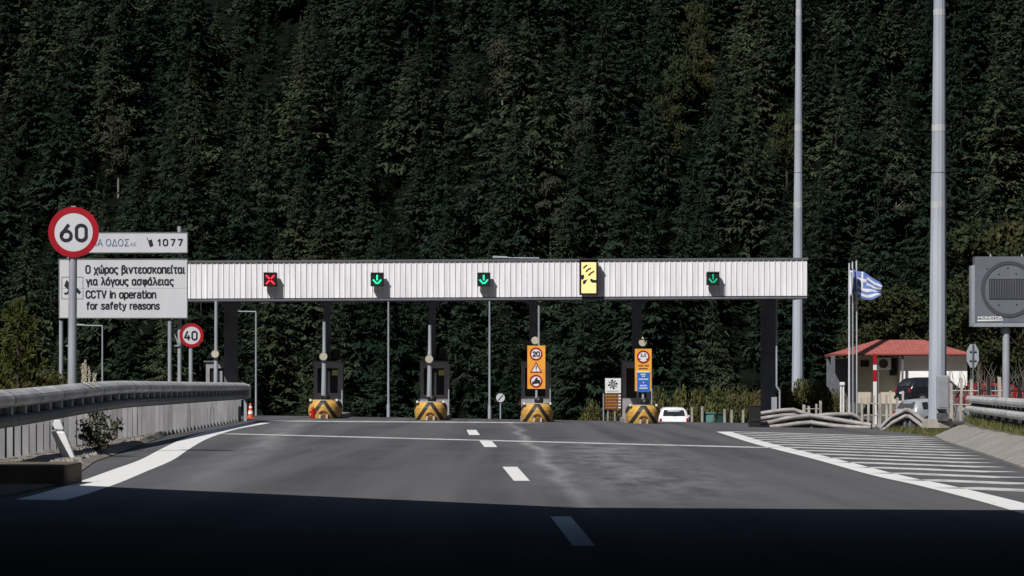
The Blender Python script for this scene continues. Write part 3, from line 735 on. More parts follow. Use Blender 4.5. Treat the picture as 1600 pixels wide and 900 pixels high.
for (ax, ay), (bx_, by_), (c_x, c_y) in (((911, 420), (917, 415), (913.4, 416.6)), ((915, 425.5), (923, 419.5), (918.3, 421)), ((919, 431.5), (928, 424.5), (922.5, 426.5))):
    pa, pc, pb = q(ax, ay), q(c_x, c_y), q(bx_, by_)
    pts = [((1 - s) ** 2 * pa[0] + 2 * s * (1 - s) * pc[0] + s * s * pb[0], (1 - s) ** 2 * pa[1] + 2 * s * (1 - s) * pc[1] + s * s * pb[1]) for s in [i / 6 for i in range(7)]]
    for p0, p1 in zip(pts, pts[1:]): mb.bar(*p0, *p1, .068, -.205, -.193)
mb.build('wave_symbol', K['ink'], t)
mb = MB()
mb.poly([q(*p) for p in [(907.6, 437), (907.6, 430.3), (912, 430), (912.4, 434.5), (910.5, 437.5)]][::-1], -.205, -.193)
mb.poly([q(*p) for p in [(910.5, 444.5), (910.2, 439.5), (914, 438), (917.5, 437), (915, 441.5), (913, 444.5)]], -.205, -.193)
mb.poly([q(*p) for p in [(921, 437.5), (924, 436), (926.5, 438), (931, 438), (931, 442.3), (924.5, 442.3), (922.5, 440.5)]][::-1], -.205, -.193)
mb.build('hand_symbol', K['ink'], t)

# toll islands
isl = [(505, 651.8, 50), (672, 654.5, 50), (839.5, 657.5, 49), (1005.5, 660, 49)]
DI = 147.0
isl_label = ['yellow and black chevron toll island nose with a red hydrant, nearest the long left parapet',
             'yellow and black chevron toll island nose between the two bright green arrow lanes',
             'yellow and black chevron toll island nose under the orange 20 limit board',
             'yellow and black chevron toll island nose under the blue notice board, beside the white car']
def island(i, px):
    x = PX(px, DI); z = zg(x, DI)
    t = thing('toll_island', isl_label[i], 'toll island', (x, DI, z), 0, 'toll islands between the lanes')
    W = .745; H = .83
    mb = MB(); rows = []
    for zz, kk in ((-.1, .88), (0, .91), (.15, .96), (.35, 1.0), (.55, 1.0), (.68, .96), (.77, .89), (H, .78)):
        r = [(W * kk * math.cos(math.pi + math.pi * a / 24) * (1), .9 + .95 * kk * math.sin(math.pi + math.pi * a / 24) * 1.0, zz) for a in range(25)]
        r = [(W * kk, .9 + .9 * 0 + 1.6, zz)][::-1] and [(-W * kk, 2.6, zz)] + r + [(W * kk, 2.6, zz)]
        rows.append(r)
    mb.grid(rows, smooth=False)
    top = rows[-1]; mb.add(top, [tuple(range(len(top)))])
    mb.build('nose', K['chevron'], t)
    mb = MB(); mb.sweep([(-.03, 0), (.03, 0), (.03, .035), (-.03, .035)], [(x_ * .97, y_ + .03, H) for x_, y_, _ in rows[-1][1:-1]]); mb.build('rim', K['cream'], t)
    mb = MB(); mb.box(0, 8.2, .08, 1.5, 11.2, .26); mb.build('plinth', K['concrete'], t, bevel=.03)
    mb = MB()
    mb.cyl((.08, .45, H), (.08, .45, H + .14), .17, .21, 16)
    for k in range(6):
        a0, a1 = k * math.pi / 12, (k + 1) * math.pi / 12
        mb.cyl((.08, .45, H + .14 + .22 * math.sin(a0)), (.08, .45, H + .14 + .22 * math.sin(a1)), .21 * math.cos(a0) + .002, .21 * math.cos(a1) + .002, 16)
    mb.build('beacon', K['black'], t)
    # studs and reflector arch on the nose
    mb = MB()
    for s in (-1, 1): mb.box(s * .60, .25, H + .02, .09, .09, .1)
    mb.build('corner_stud', K['cone_white'], t)
    mb = MB(); mb.ring(.0, .14, .24, .17, -.085, -.03, a0=.0, a1=math.pi, n=12); mb.box(.05, -.06, .1, .2, .05, .2)
    mb.build('reflector_arch', K['brown'], t)
    mb = MB()
    for s in (-.15, .17): mb.box(s, -.10, .10, .09, .05, .24 - abs(s) * .3)
    mb.build('reflector', K['cream'], t)
    return t
for i, (px, _, _) in enumerate(isl): island(i, px)
x = PX(489.5, 146); hyd = (x, 145.9, zg(x, 145.9))
t = thing('fire_hydrant', 'small red hydrant post in front of the leftmost chevron island nose', 'hydrant', hyd)
mb = MB(); mb.cyl((0, 0, 0), (0, 0, .42), .085, .085, 12); mb.cyl((0, 0, .42), (0, 0, .5), .11, .06, 12); mb.cyl((0, 0, .5), (0, 0, .56), .04, .02, 8); mb.build('body', K['tail'], t)
for s in (-1, 1):
    mb = MB(); mb.cyl((s * .07, 0, .3), (s * .16, 0, .3), .05, .05, 10); mb.build('outlet', K['tail'], t)

# slim posts with a round lamp disc
post_lab = ['grey disc post standing just right of the 40 sign behind the parapet', 'grey disc post above the leftmost chevron island nose', 'grey disc post above the chevron island nose between the green arrow lanes']
for (px, topy, boty, discy, d), lb in zip(((337, 470, 655, 553, 150), (506, 503, 618, 557, 147.35), (671, 508, 620, 561, 147.35)), post_lab):
    x = PX(px, d); zb = PZ(boty, d)
    if px == 337: zb = zg(x, d)
    t = thing('disc_post', lb, 'post', (x, d, zb), 0, 'disc posts at the toll lanes')
    hgt = PZ(topy, d) - zb
    mb = MB(); k = PZ(548, d) - zb; mb.cyl((0, 0, 0), (0.02, 0, k), .125, .095, 12); mb.cyl((.02, 0, k), (.02, 0, hgt), .085, .075, 12); mb.build('pole', K['galv'], t)
    mb = MB(); mb.disc(-.01, PZ(discy, d) - zb, .175, -.22, -.15, n=24); mb.build('disc', K['cream'], t)
    mb = MB(); mb.ring(-.01, PZ(discy, d) - zb, .185, .165, -.225, -.145, n=24); mb.build('disc_rim', K['concrete'], t)

# booths
booth_lab = ['dark toll booth with a yellow notice beside the parapet end, under the red cross lane', 'dark toll booth behind the leftmost chevron island nose',
             'dark toll booth behind the chevron island nose between green arrows', 'dark toll booth mostly hidden behind the orange 20 limit board', 'dark toll booth mostly hidden behind the blue notice board']
def booth(px, lb, d=157.4, note=True, monitor=True, yellowish=True):
    x = PX(px, d); z = zg(x, d) + .15
    t = thing('toll_booth', lb, 'toll booth', (x, d, z), 0, 'toll booths on the islands')
    W, D_, H = 1.36, 2.4, PZ(566, d) - z
    mb = MB()
    for sx_ in (-1, 1):
        for sy_ in (-1, 1): mb.box(sx_ * (W / 2 - .09), sy_ * (D_ / 2 - .09), H / 2, .18, .18, H)
    mb.box(0, 0, H - .15, W - .004, D_ - .004, .3); mb.box(0, 0, .5, W - .004, D_ - .004, 1.0); mb.box(.06, -D_ / 2 + .06, 1.4, .12, .1, H - 1.2)
    mb.build('frame', K['column2'], t)
    mb = MB(); mb.box(0, 0, H + .03, W + .18, D_ + .2, .06); mb.build('roof', K['column'], t)
    mb = MB(); mb.box(0, -D_ / 2 + .13, 1.0 + (H - 1.3) / 2, W - .36, .02, H - 1.3); mb.build('window', K['glass'], t)
    if note: mb = MB(); mb.box(.36, -D_ / 2 + .02, H - .52, .27, .02, .26); mb.build('notice', K['notice'], t)
    if monitor:
        mb = MB(); mb.box(.42, -.9, H + .38, .36, .2, .5); o = mb.build('monitor', K['black'], t, bevel=.02)
        mb = MB(); mb.box(.42, -.8, H + .1, .06, .06, .12); mb.box(.62, -.9, H + .38, .03, .24, .54); mb.build('monitor_bracket', K['galv_dark'], o)
    mb = MB(); mb.cyl((W / 2 + .05, -1.6, -.1), (W / 2 + .05, -1.6, H - .1), .035, .035, 8); mb.build('guard_post', K['galv'], t)
    return t
K['column2'] = mat('booth_frame', (.30, .29, .31), .7, 0, (.22, .21, .23), 2)
K['notice'] = mat('notice_paper', (.5, .5, .16), .7)
booth(347, booth_lab[0]); booth(514, booth_lab[1]); booth(679, booth_lab[2]); booth(836, booth_lab[3], note=False, monitor=False); booth(993, booth_lab[4], note=False, monitor=False)

# orange boards
d = 147.35
x = PX(838, d); zb = PZ(626, d)
t = thing('limit_board', 'orange board with a 20 limit, a warning triangle and a motorcycle symbol', 'sign', (x, d, zb))
def LZ(py): return PZ(py, d) - zb
def LX(px): return PX(px, d) - x
mb = MB(); mb.box(0, .05, LZ(600) / 2 + .1, .09, .09, LZ(600) + .2); mb.build('post', K['galv'], t)
mb = MB(); mb.poly([(LX(824), LZ(607.5)), (LX(852), LZ(607.5)), (LX(852), LZ(540)), (LX(824), LZ(540))], -.05, 0); mb.build('board', K['orange'], t)
for cy in (553, 595.5):
    mb = MB(); mb.disc(LX(837.5), LZ(cy), M(8.2, d), -.058, -.0505); mb.build('sign_face', K['sign_white2'], t)
    mb = MB(); mb.ring(LX(837.5), LZ(cy), M(10, d), M(7.6, d), -.068, -.051); mb.build('sign_rim', K['sign_red'], t)
sign_text('20', LX(832), LX(843.5), LZ(557.2), LZ(548.8), -.069, M(1.6, d), K['ink'], t)
mb = MB(); mb.poly([(LX(828), LZ(582.5)), (LX(847.5), LZ(582.5)), (LX(837.7), LZ(565.5))], -.058, -.0505); mb.build('triangle_rim', K['sign_red'], t)
mb = MB(); mb.poly([(LX(831), LZ(580.5)), (LX(844.5), LZ(580.5)), (LX(837.7), LZ(569))], -.066, -.0585); mb.build('triangle_face', K['sign_white2'], t)
mb = MB(); mb.poly([(LX(837.1), LZ(577)), (LX(838.3), LZ(577)), (LX(838.7), LZ(571.5)), (LX(836.7), LZ(571.5))], -.074, -.067); mb.disc(LX(837.7), LZ(579), .022, -.074, -.067, n=10); mb.build('warning_symbol', K['ink'], t)
mb = MB()
mb.poly([(LX(a), LZ(b)) for a, b in [(832, 600), (831.5, 596.5), (834.5, 595.5), (836, 592.5), (838.2, 590), (840, 590.6), (839.5, 593), (843, 593.8), (844.5, 596.5), (841.5, 598), (838, 599.5)]], -.068, -.06)
mb.disc(LX(833), LZ(599), .05, -.072, -.0685, n=14); mb.disc(LX(842.5), LZ(599), .05, -.072, -.0685, n=14); mb.build('motorcycle_symbol', K['ink'], t)
mb = MB(); mb.disc(LX(836), LZ(532), .175, -.12, -.05, n=24); mb.build('lamp_disc', K['cream'], t)

x = PX(1004.5, d); zb = PZ(628, d)
t = thing('notice_board', 'orange board with a blue notice and a round limit sign on the last island', 'sign', (x, d, zb))
def LZ(py): return PZ(py, d) - zb
def LX(px): return PX(px, d) - x
mb = MB(); mb.box(.0, .06, LZ(590) / 2 + .1, .09, .09, LZ(590) + .2); mb.build('post', K['galv'], t)
mb = MB(); mb.poly([(LX(992), LZ(611)), (LX(1018), LZ(611)), (LX(1018), LZ(545)), (LX(992), LZ(545))], -.05, 0); mb.build('board', K['orange'], t)
mb = MB(); mb.disc(LX(1005), LZ(557.5), M(8, d), -.058, -.0505); mb.build('sign_face', K['sign_white2'], t)
mb = MB(); mb.ring(LX(1005), LZ(557.5), M(10, d), M(7.6, d), -.068, -.051); mb.build('sign_rim', K['sign_red'], t)
mb = MB(); mb.poly([(LX(997.5), LZ(559.5)), (LX(1001.5), LZ(561)), (LX(997.5), LZ(563))], -.066, -.059); mb.poly([(LX(1012.5), LZ(559.5)), (LX(1012.5), LZ(563)), (LX(1008.5), LZ(561))], -.066, -.059); mb.build('arrow_symbol', K['ink'], t)
text('2,2', LX(1000.5), LX(1009.5), LZ(558), LZ(552.5), -.066, K['ink'], t, weight=.02)
mb = MB()
for (a, b, zz) in ((997, 1005, 571.5), (1007, 1014, 571.5), (998, 1012, 576)): mb.poly([(LX(a), LZ(zz + .9)), (LX(b), LZ(zz + .9)), (LX(b), LZ(zz - .9)), (LX(a), LZ(zz - .9))], -.058, -.0505)
mb.build('caption_bar', K['brown'], t)
mb = MB(); mb.poly([(LX(995.5), LZ(612.5)), (LX(1015), LZ(612.5)), (LX(1015), LZ(581.5)), (LX(995.5), LZ(581.5))], -.075, -.052); bl = mb.build('blue_notice', K['blue'], t)
mb = MB(); mb.poly([(LX(994.5), LZ(582)), (LX(1016), LZ(582)), (LX(1016), LZ(580)), (LX(994.5), LZ(580))], -.08, -.0505); mb.build('notice_edge', K['sign_white2'], bl)
mb = MB()
for (a, b, zz) in ((1001, 1009, 585), (1003, 1008, 588), (998, 1013, 592.5), (1004.5, 1006.5, 597.5), (1000, 1011, 602.5), (999, 1012, 606.5)):
    n_ = int((b - a) / 1.7) or 1
    for k in range(n_):
        aa = a + (b - a) * k / n_; mb.poly([(LX(aa), LZ(zz + 1)), (LX(aa + (b - a) / n_ * .78), LZ(zz + 1)), (LX(aa + (b - a) / n_ * .78), LZ(zz - 1)), (LX(aa), LZ(zz - 1))], -.083, -.0755)
mb.build('notice_lines', K['sign_white2'], bl)
mb = MB()
c0, c1 = LX(1004), LZ(535); mb.poly([(c0 + .175 * math.cos(a), c1 + .175 * math.sin(a)) for a in [R(30 + 300 / 20 * 0)]] + [(c0 + .175 * math.cos(R(140 + i * 13.0)), c1 + .175 * math.sin(R(140 + i * 13.0))) for i in range(20)] + [(c0 + .06, c1 + .18), (c0, c1 + .27), (c0 - .06, c1 + .18)], -.12, -.05)
mb.build('lamp_disc', K['cream'], t)

# tourist boards and small signs beyond the islands
d = 169.0
x = PX(960, d); zb = zg(x, d)
t = thing('information_board', 'white emblem board above a brown list board on thin posts', 'sign', (x, d, zb))
def LZ(py): return PZ(py, d) - zb
def LX(px): return PX(px, d) - x
mb = MB(); mb.poly([(LX(945.5), LZ(614)), (LX(975), LZ(614)), (LX(975), LZ(591)), (LX(945.5), LZ(591))], -.04, 0); mb.build('emblem_board', K['sign_white2'], t)
mb = MB(); c0, c1 = LX(957.5), LZ(600.5)
mb.ring(c0, c1, .13, .075, -.05, -.041, n=20); mb.disc(c0, c1, .035, -.05, -.041, n=12)
for k in range(8):
    a = k * math.pi / 4 + .2; mb.disc(c0 + .2 * math.cos(a), c1 + .2 * math.sin(a), .045 if k % 2 else .06, -.05, -.041, n=8)
mb.build('emblem', K['ink'], t)
mb = MB(); mb.bar(LX(948), LZ(611), LX(966), LZ(611), .03, -.05, -.041); mb.build('caption_line', K['galv'], t)
mb = MB(); mb.poly([(LX(944.5), LZ(640)), (LX(975), LZ(640)), (LX(975), LZ(615)), (LX(944.5), LZ(615))], -.04, 0); bb = mb.build('list_board', K['brown'], t)
mb = MB()
for k in range(5):
    zz = 618 + k * 4.7; a = 946 + (k % 2)
    for j in range(5): mb.bar(LX(a + j * 3.6), LZ(zz), LX(a + j * 3.6 + 2.4), LZ(zz), .05, -.05, -.041)
mb.build('place_names', K['amber'], bb)
mb = MB()
for k in range(5): zz = 618 + k * 4.7; mb.bar(LX(966), LZ(zz), LX(974), LZ(zz), .075, -.05, -.041)
mb.build('distances', K['sign_white2'], bb)
for px in (943, 950, 961):
    mb = MB(); mb.cyl((LX(px), .05, -.1), (LX(px), .05, LZ(615 if px == 943 else 635)), .035, .035, 8); mb.build('post', K['galv'], t)

x = PX(782, 169); zb = zg(x, 169)
t = thing('round_sign', 'small round end of limit sign on a thin post behind the road crest', 'sign', (x, 169, zb))
mb = MB(); mb.cyl((0, 0, 0), (0, 0, PZ(622, 169) - zb), .04, .04, 8); mb.build('post', K['galv'], t)
mb = MB(); mb.disc(0, PZ(621.5, 169) - zb, M(6.8, 169), -.08, -.045, n=24); mb.build('face', K['sign_white'], t)
mb = MB(); r_ = M(4.8, 169); mb.bar(-r_ * .8, PZ(621.5, 169) - zb - r_ * .9, r_ * .8, PZ(621.5, 169) - zb + r_ * .9, .05, -.09, -.081); mb.build('diagonal_bar', K['ink'], t)
x = PX(811, 158); zb = zg(x, 158)
t = thing('warning_sign', 'small red and white triangle sign left of the orange 20 board island', 'sign', (x, 158, zb))
mb = MB(); mb.cyl((0, 0, 0), (0, 0, PZ(630, 158) - zb), .03, .03, 8); mb.build('post', K['galv_dark'], t)
mb = MB(); z_ = PZ(629, 158) - zb; mb.poly([(-.2, z_ - .16), (.12, z_ - .16), (.1, z_ + .27)], -.08, -.05); mb.build('rim', K['sign_red'], t)
mb = MB(); mb.poly([(-.1, z_ - .12), (.09, z_ - .12), (.08, z_ + .15)], -.09, -.081); mb.build('face', K['sign_white2'], t)

# cone at the parapet's end, roadside cabinets and marker posts
x, y_ = PX(391.5, 141), 141.0
t = thing('traffic_cone', 'orange and white traffic cone at the end of the left parapet', 'traffic cone', (x, y_, zg(x, y_) + .02))
mb = MB(); mb.cyl((0, 0, .03), (0, 0, .68), .14, .035, 16); mb.build('body', K['cone'], t)
mb = MB(); mb.box(0, 0, .02, .36, .36, .04); mb.build('base', K['cone'], t)
for z0_, z1_ in ((.2, .34), (.46, .55)):
    mb = MB(); mb.cyl((0, 0, z0_), (0, 0, z1_), .148 - .16 * z0_ + .004, .148 - .16 * z1_ + .004, 16); mb.build('band', K['cone_white'], t)
def cabinet(px, pw_, topy, d, m, lb, name='cabinet'):
    x = PX(px, d); z = zg(x, d); H = PZ(topy, d) - z; W = M(pw_, d)
    t = thing(name, lb, 'cabinet', (x, d, z))
    mb = MB(); mb.box(0, 0, H / 2, W, .5, H); mb.build('body', K[m], t, bevel=.02)
    mb = MB(); mb.box(0, -.01, H + .03, W + .08, .6, .06); mb.build('lid', K[m], t)
    mb = MB(); mb.box(W * .05, -.26, H * .5, W * .75, .02, H * .7); dr = mb.build('door', K[m], t)
    mb = MB(); mb.box(W * .3, -.28, H * .5, .04, .03, .12); mb.build('handle', K['galv_dark'], dr)
cabinet(1107, 17, 646, 168, 'teal', 'pale teal roadside cabinet between the white car and the end column')
cabinet(1127, 18, 647, 168.2, 'green_bin', 'dark green roadside cabinet right of the teal one')
for px, topy in ((1081, 637), (1097, 636), (1132, 640), (1143, 641), (1161, 641)):
    x = PX(px, 167.5); z = zg(x, 167.5)
    mb = MB(); H = PZ(topy, 167.5) - z; mb.box(0, 0, H / 2, .12, .1, H); mb.box(0, 0, H + .015, .15, .13, .03); mb.box(0, -.055, H - .12, .09, .01, .09)
    where = {1081: 'pale marker post right beside the white car', 1097: 'pale marker post left of the teal cabinet', 1132: 'pale marker post behind the dark green cabinet',
             1143: 'pale marker post right of the dark green cabinet', 1161: 'pale marker post nearest the dark end column of the canopy'}[px]
    tag(mb.build('marker_post', K['concrete'], loc=(x, 167.5, z)), where, 'post', 'pale marker posts at the road crest')

# ================================================================== SIGNS ON THE LEFT
d = 70.0
x = PX(111.5, d); zb = zg(x, d)
t = thing('speed_limit_sign', 'large red rimmed round sign reading 60 on a thick grey pole', 'speed sign', (x, d, zb))
def LZ(py): return PZ(py, d) - zb
def LX(px): return PX(px, d) - x
mb = MB(); mb.cyl((0, .05, 0), (.035, .05, LZ(345)), .10, .085, 20); mb.build('pole', K['galv'], t)
cx_, cz_ = LX(115.5), LZ(363)
mb = MB(); mb.disc(cx_, cz_, M(30.5, d), -.062, -.045, n=64); mb.build('face', K['sign_white'], t)
mb = MB(); mb.ring(cx_, cz_, M(39.5, d), M(30, d), -.068, -.044, n=64); mb.build('rim', K['sign_red'], t)
mb = MB(); mb.disc(cx_, cz_, M(39, d), -.043, -.03, n=64); mb.build('back', K['galv_dark'], t)
mb = MB(); mb.box(LX(115), -.01, LZ(323), .1, .06, .03); mb.box(LX(107), -.02, LZ(402.5), .03, .08, .05); mb.build('clamp', K['galv'], t)
sign_text('60', LX(94), LX(137.3), LZ(378), LZ(349.6), -.07, M(4.6, d), K['ink'], t, gap=.26)

d = 128.0
x = PX(298, d); zb = zg(x, d)
t = thing('speed_limit_sign', 'small red rimmed round sign reading 40 below the surveillance notice', 'speed sign', (x, d, zb))
def LZ(py): return PZ(py, d) - zb
def LX(px): return PX(px, d) - x
mb = MB(); mb.cyl((0, .05, 0), (0, .05, LZ(515)), .085, .08, 14); mb.build('pole', K['galv'], t)
cx_, cz_ = LX(299.5), LZ(524)
mb = MB(); mb.disc(cx_, cz_, M(14.5, d), -.062, -.045, n=48); mb.build('face', K['sign_white'], t)
mb = MB(); mb.ring(cx_, cz_, M(18.8, d), M(13.8, d), -.068, -.044, n=48); mb.build('rim', K['sign_red'], t)
sign_text('40', LX(287.8), LX(309), LZ(532), LZ(516.8), -.07, M(2.5, d), K['ink'], t, gap=.24)

d = 131.0
x = PX(193, d); zb = zg(x, d)
t = thing('surveillance_notice', 'wide white notice with Greek and English lettering about CCTV, with a narrow header panel', 'notice board', (x, d, zb))
def LZ(py): return PZ(py, d) - zb
def LX(px): return PX(px, d) - x
for a, b, c_, e, nm in ((92.5, 293, 497, 405, 'main_panel'), (100, 293, 395, 363.5, 'header_panel')):
    mb = MB(); mb.poly([(LX(a), LZ(c_)), (LX(b), LZ(c_)), (LX(b), LZ(e)), (LX(a), LZ(e))], -.06, 0); o = mb.build(nm, K['sign_white'], t)
    mb = MB(); w = .035
    mb.bar(LX(a) - .02, LZ(e), LX(b) + .02, LZ(e), w, -.075, .03); mb.bar(LX(a) - .02, LZ(c_), LX(b) + .02, LZ(c_), w, -.075, .03)
    mb.bar(LX(a), LZ(c_) + .018, LX(a), LZ(e) - .018, w, -.073, .028); mb.bar(LX(b), LZ(c_) + .018, LX(b), LZ(e) - .018, w, -.073, .028); mb.build('panel_frame', K['galv_dark'], o)
    if nm == 'main_panel': mp_ = o
    else: hp_ = o
mb = MB(); k_ = LZ(430); 
mb.poly([(LX(93.2), LZ(450.6)), (LX(292.3), LZ(450.6)), (LX(292.3), LZ(450.2)), (LX(93.2), LZ(450.2))], -.064, -.0605); mb.build('panel_joint', K['galv'], mp_)
tx = -.066
sign_text('Ο χώρος βιντεοσκοπείται', LX(133.5), LX(289.5), LZ(428), LZ(414), tx, M(2.3, d), K['ink'], mp_)
sign_text('για λόγους ασφάλειας', LX(134.5), LX(272), LZ(446.3), LZ(432.7), tx, M(2.3, d), K['ink'], mp_)
sign_text('CCTV in operation', LX(134), LX(244.5), LZ(466.7), LZ(453.3), tx, M(2.3, d), K['ink'], mp_)
sign_text('for safety reasons', LX(135), LX(250), LZ(484), LZ(471.5), tx, M(2.2, d), K['ink'], mp_)
mb = MB()
for a in ((97, 433, 130, 433), (97, 467, 130, 467), (97, 433, 97, 467), (130, 433, 130, 467)): mb.bar(LX(a[0]), LZ(a[1]), LX(a[2]), LZ(a[3]), .018, -.068, -.0605)
mb.poly([(LX(a), LZ(b)) for a, b in [(100.5, 447), (104, 437.5), (108, 441), (113, 449), (121, 450), (127, 456), (124.5, 460), (117.5, 455), (108, 454)]][::-1], -.068, -.0605)
mb.poly([(LX(a), LZ(b)) for a, b in [(100.5, 457.5), (107, 456.5), (107, 460), (101, 460.5)]][::-1], -.068, -.0605)
mb.bar(LX(106), LZ(457), LX(110), LZ(452), .06, -.068, -.0605)
mb.build('camera_symbol', K['ink'], mp_)
text('ΕΓΝΑΤΙΑ ΟΔΟΣ', LX(107), LX(202), LZ(385), LZ(373.5), tx, K['ink_blue'], hp_)
text('Α.Ε.', LX(204), LX(213.5), LZ(384.5), LZ(379), tx, K['ink_blue'], hp_)
sign_text('1077', LX(246), LX(286), LZ(384.8), LZ(373.2), tx, M(2.2, d), K['ink'], hp_, gap=.42)
mb = MB(); mb.poly([(LX(a), LZ(b)) for a, b in [(231.5, 376), (237.5, 374), (240, 384), (234.5, 386.5)]][::-1], -.068, -.0605); mb.bar(LX(231.8), LZ(376), LX(230), LZ(371), .03, -.068, -.0605); mb.build('phone_symbol', K['ink'], hp_)
for px, topy, dy in ((95, 500, .1), (106, 398, .5), (265, 500, .1), (279, 353, .4)):
    mb = MB(); mb.cyl((LX(px), dy, 0), (LX(px), dy, LZ(topy)), .085, .085, 12); mb.build('post', K['galv'], t)
mb = MB(); mb.bar(LX(95), LZ(540), LX(106), LZ(540), .06, .25, .31); mb.bar(LX(265), LZ(540), LX(279), LZ(540), .06, .25, .31)
mb.bar(LX(265), LZ(507), LX(279), LZ(540), .04, .25, .31); mb.build('brace', K['galv'], t)

# leaning white marker at the parapet foot
x, y_ = U(112, 722); 
t = thing('marker_post', 'broken white marker post leaning against the panelled parapet', 'post', (x + .08, y_ - 1.2, zg(x, y_) + .03))
s_ = M(1, y_)
mb = MB()
mb.add([(p[0], p[1], p[2]) for p in [(-.05, -.08, 0), (.19, -.08, .0), (.19, .08, 0), (-.05, .08, 0), (-.30, -.08, .58), (-.04, -.08, .58), (-.04, .08, .58), (-.30, .08, .58)]],
       [(3, 2, 1, 0), (4, 5, 6, 7), (0, 1, 5, 4), (1, 2, 6, 5), (2, 3, 7, 6), (3, 0, 4, 7)]); mb.build('body', K['cone_white'], t, bevel=.03)
mb = MB(); mb.add([(-.295, -.078, .61), (-.05, -.078, .61), (-.05, .078, .61), (-.295, .078, .61), (-.24, -.05, .80), (-.12, -.05, .80), (-.12, .05, .80), (-.24, .05, .80)],
                  [(3, 2, 1, 0), (4, 5, 6, 7), (0, 1, 5, 4), (1, 2, 6, 5), (2, 3, 7, 6), (3, 0, 4, 7)]); mb.build('cap', K['sign_white'], t, bevel=.02)

# ================================================================== MASTS AND LAMPS
def mast(px, d, base_z, w_bot, bot_py, w_top, H, lb, cab=False):
    x = PX(px, d)
    t = thing('lamp_mast', lb, 'lamp mast', (x, d, base_z), 0, 'tall grey lamp masts')
    slope = (M(w_bot, d) - M(w_top, d)) / 2 / (PZ(0, d) - PZ(bot_py, d))
    def rad(z): return M(w_bot, d) / 2 + (PZ(bot_py, d) - base_z - z) * slope
    dx = M(px_top - px, d) if False else 0
    mb = MB(); 
    cuts = [0, PZ(270, d) - base_z, H]
    lean = LEAN.get(px, 0) / (PZ(0, d) - PZ(bot_py, d))
    for i, (a, b) in enumerate(zip(cuts, cuts[1:])):
        mb.cyl((a * lean, 0, a - (.35 if i else 0)), (b * lean, 0, b), rad(a) * (1 if i == 0 else .985), rad(b), 12, smooth=False)
    mb.build('shaft', K['mast'], t)
    mb = MB(); mb.cyl((cuts[1] * lean, 0, cuts[1] - .02), (cuts[1] * lean, 0, cuts[1] + .02), rad(cuts[1]) * 1.02, rad(cuts[1]) * 1.02, 12); mb.build('joint', K['galv_dark'], t)
    mb = MB(); mb.cyl((0, 0, -.3), (0, 0, .05), M(w_bot, d) * .85, M(w_bot, d) * .8, 8, smooth=False); mb.build('footing', K['concrete'], t)
    mb = MB()
    for zz in (PZ(205, d) - base_z, PZ(325, d) - base_z, PZ(25, d) - base_z):
        mb = MB(); mb.cyl((zz * lean, 0, zz), (zz * lean, 0, zz + M(10, d)), rad(zz) * 1.006, rad(zz) * 1.003, 12, smooth=False); mb.build('tape_band', K['mast_band'], t)
    mb = MB(); mb.cyl((H * lean, 0, H - .4), (H * lean, 0, H - .2), .9, .9, 16); mb.build('head_ring', K['galv'], t)
    for k in range(4):
        a = k * math.pi / 2; mb = MB(); mb.box(H * lean + 1.1 * math.cos(a), 1.1 * math.sin(a), H - .35, .5, .5, .25, a); mb.build('floodlight', K['galv_dark'], t)
    if cab:
        mb = MB(); x_ = PX(1473, d - .55) - x; mb.box(x_, -.55, PZ(613, d - .55) - base_z, M(18, d), .35, M(52, d)); o = mb.build('cabinet', K['galv'], t, bevel=.02)
        mb = MB(); mb.box(x_, -.735, PZ(613, d - .55) - base_z, M(15, d), .02, M(47, d)); o2 = mb.build('cabinet_door', K['galv_dark2'], t)
        mb = MB(); mb.box(x_, -.5, .12, M(17, d), .3, .3); mb.build('cabinet_foot', K['rail_dark'], t)
K['mast_band'] = mat('pale_tape', (.43, .445, .46), .6)
K['galv_dark2'] = mat('cabinet_grey', (.24, .255, .28), .55)
LEAN = {1246: M(2, 178), 1464.5: M(3.5, 125)}
mast(1246, 178, zg(PX(1246, 178), 178), 18, 585, 9.5, 31, 'slimmer grey lamp mast rising behind the right end of the canopy')
mast(1464.5, 125, .30, 29, 640, 19, 27, 'thick grey lamp mast with a cabinet at its foot on the right verge', cab=True)

def street_lamp(px, d, topy, armpx, lb, r=.055):
    x = PX(px, d); z = zg(x, d)
    t = thing('street_lamp', lb, 'street lamp', (x, d, z), 0, 'thin street lamps beyond the toll lanes')
    H = PZ(topy, d) - z; A = M(armpx, d)
    mb = MB(); mb.cyl((0, 0, 0), (0, 0, 1.2), r * 1.8, r * 1.7, 10); mb.cyl((0, 0, 1.2), (0, 0, H), r * 1.15, r * .8, 10); mb.build('pole', K['galv'], t)
    mb = MB(); mb.cyl((0, 0, H), (-A * .7, 0, H + .02), r * .8, r * .6, 8); mb.build('arm', K['galv'], t)
    mb = MB(); mb.add([(-A, -.12, H + .0), (-A * .68, -.07, H), (-A * .68, .07, H), (-A, .12, H), (-A, -.11, H + .13), (-A * .68, -.05, H + .1), (-A * .68, .05, H + .1), (-A, .11, H + .13)],
                      [(3, 2, 1, 0), (4, 5, 6, 7), (0, 1, 5, 4), (1, 2, 6, 5), (2, 3, 7, 6), (3, 0, 4, 7)]); mb.build('lamp_head', K['galv'], t, bevel=.03)
street_lamp(160, 205, 509, 40, 'street lamp seen below the surveillance notice', r=.06)
street_lamp(400, 190, 487, 42, 'street lamp with its bent arm just right of the parapet end')
street_lamp(607, 172, 440, 38, 'street lamp post under the canopy between the first two chevron islands')
street_lamp(765, 172, 440, 38, 'street lamp post under the canopy left of the orange 20 board')
street_lamp(842, 176, 403.5, 72, 'street lamp whose long head shows above the canopy roof', r=.06)

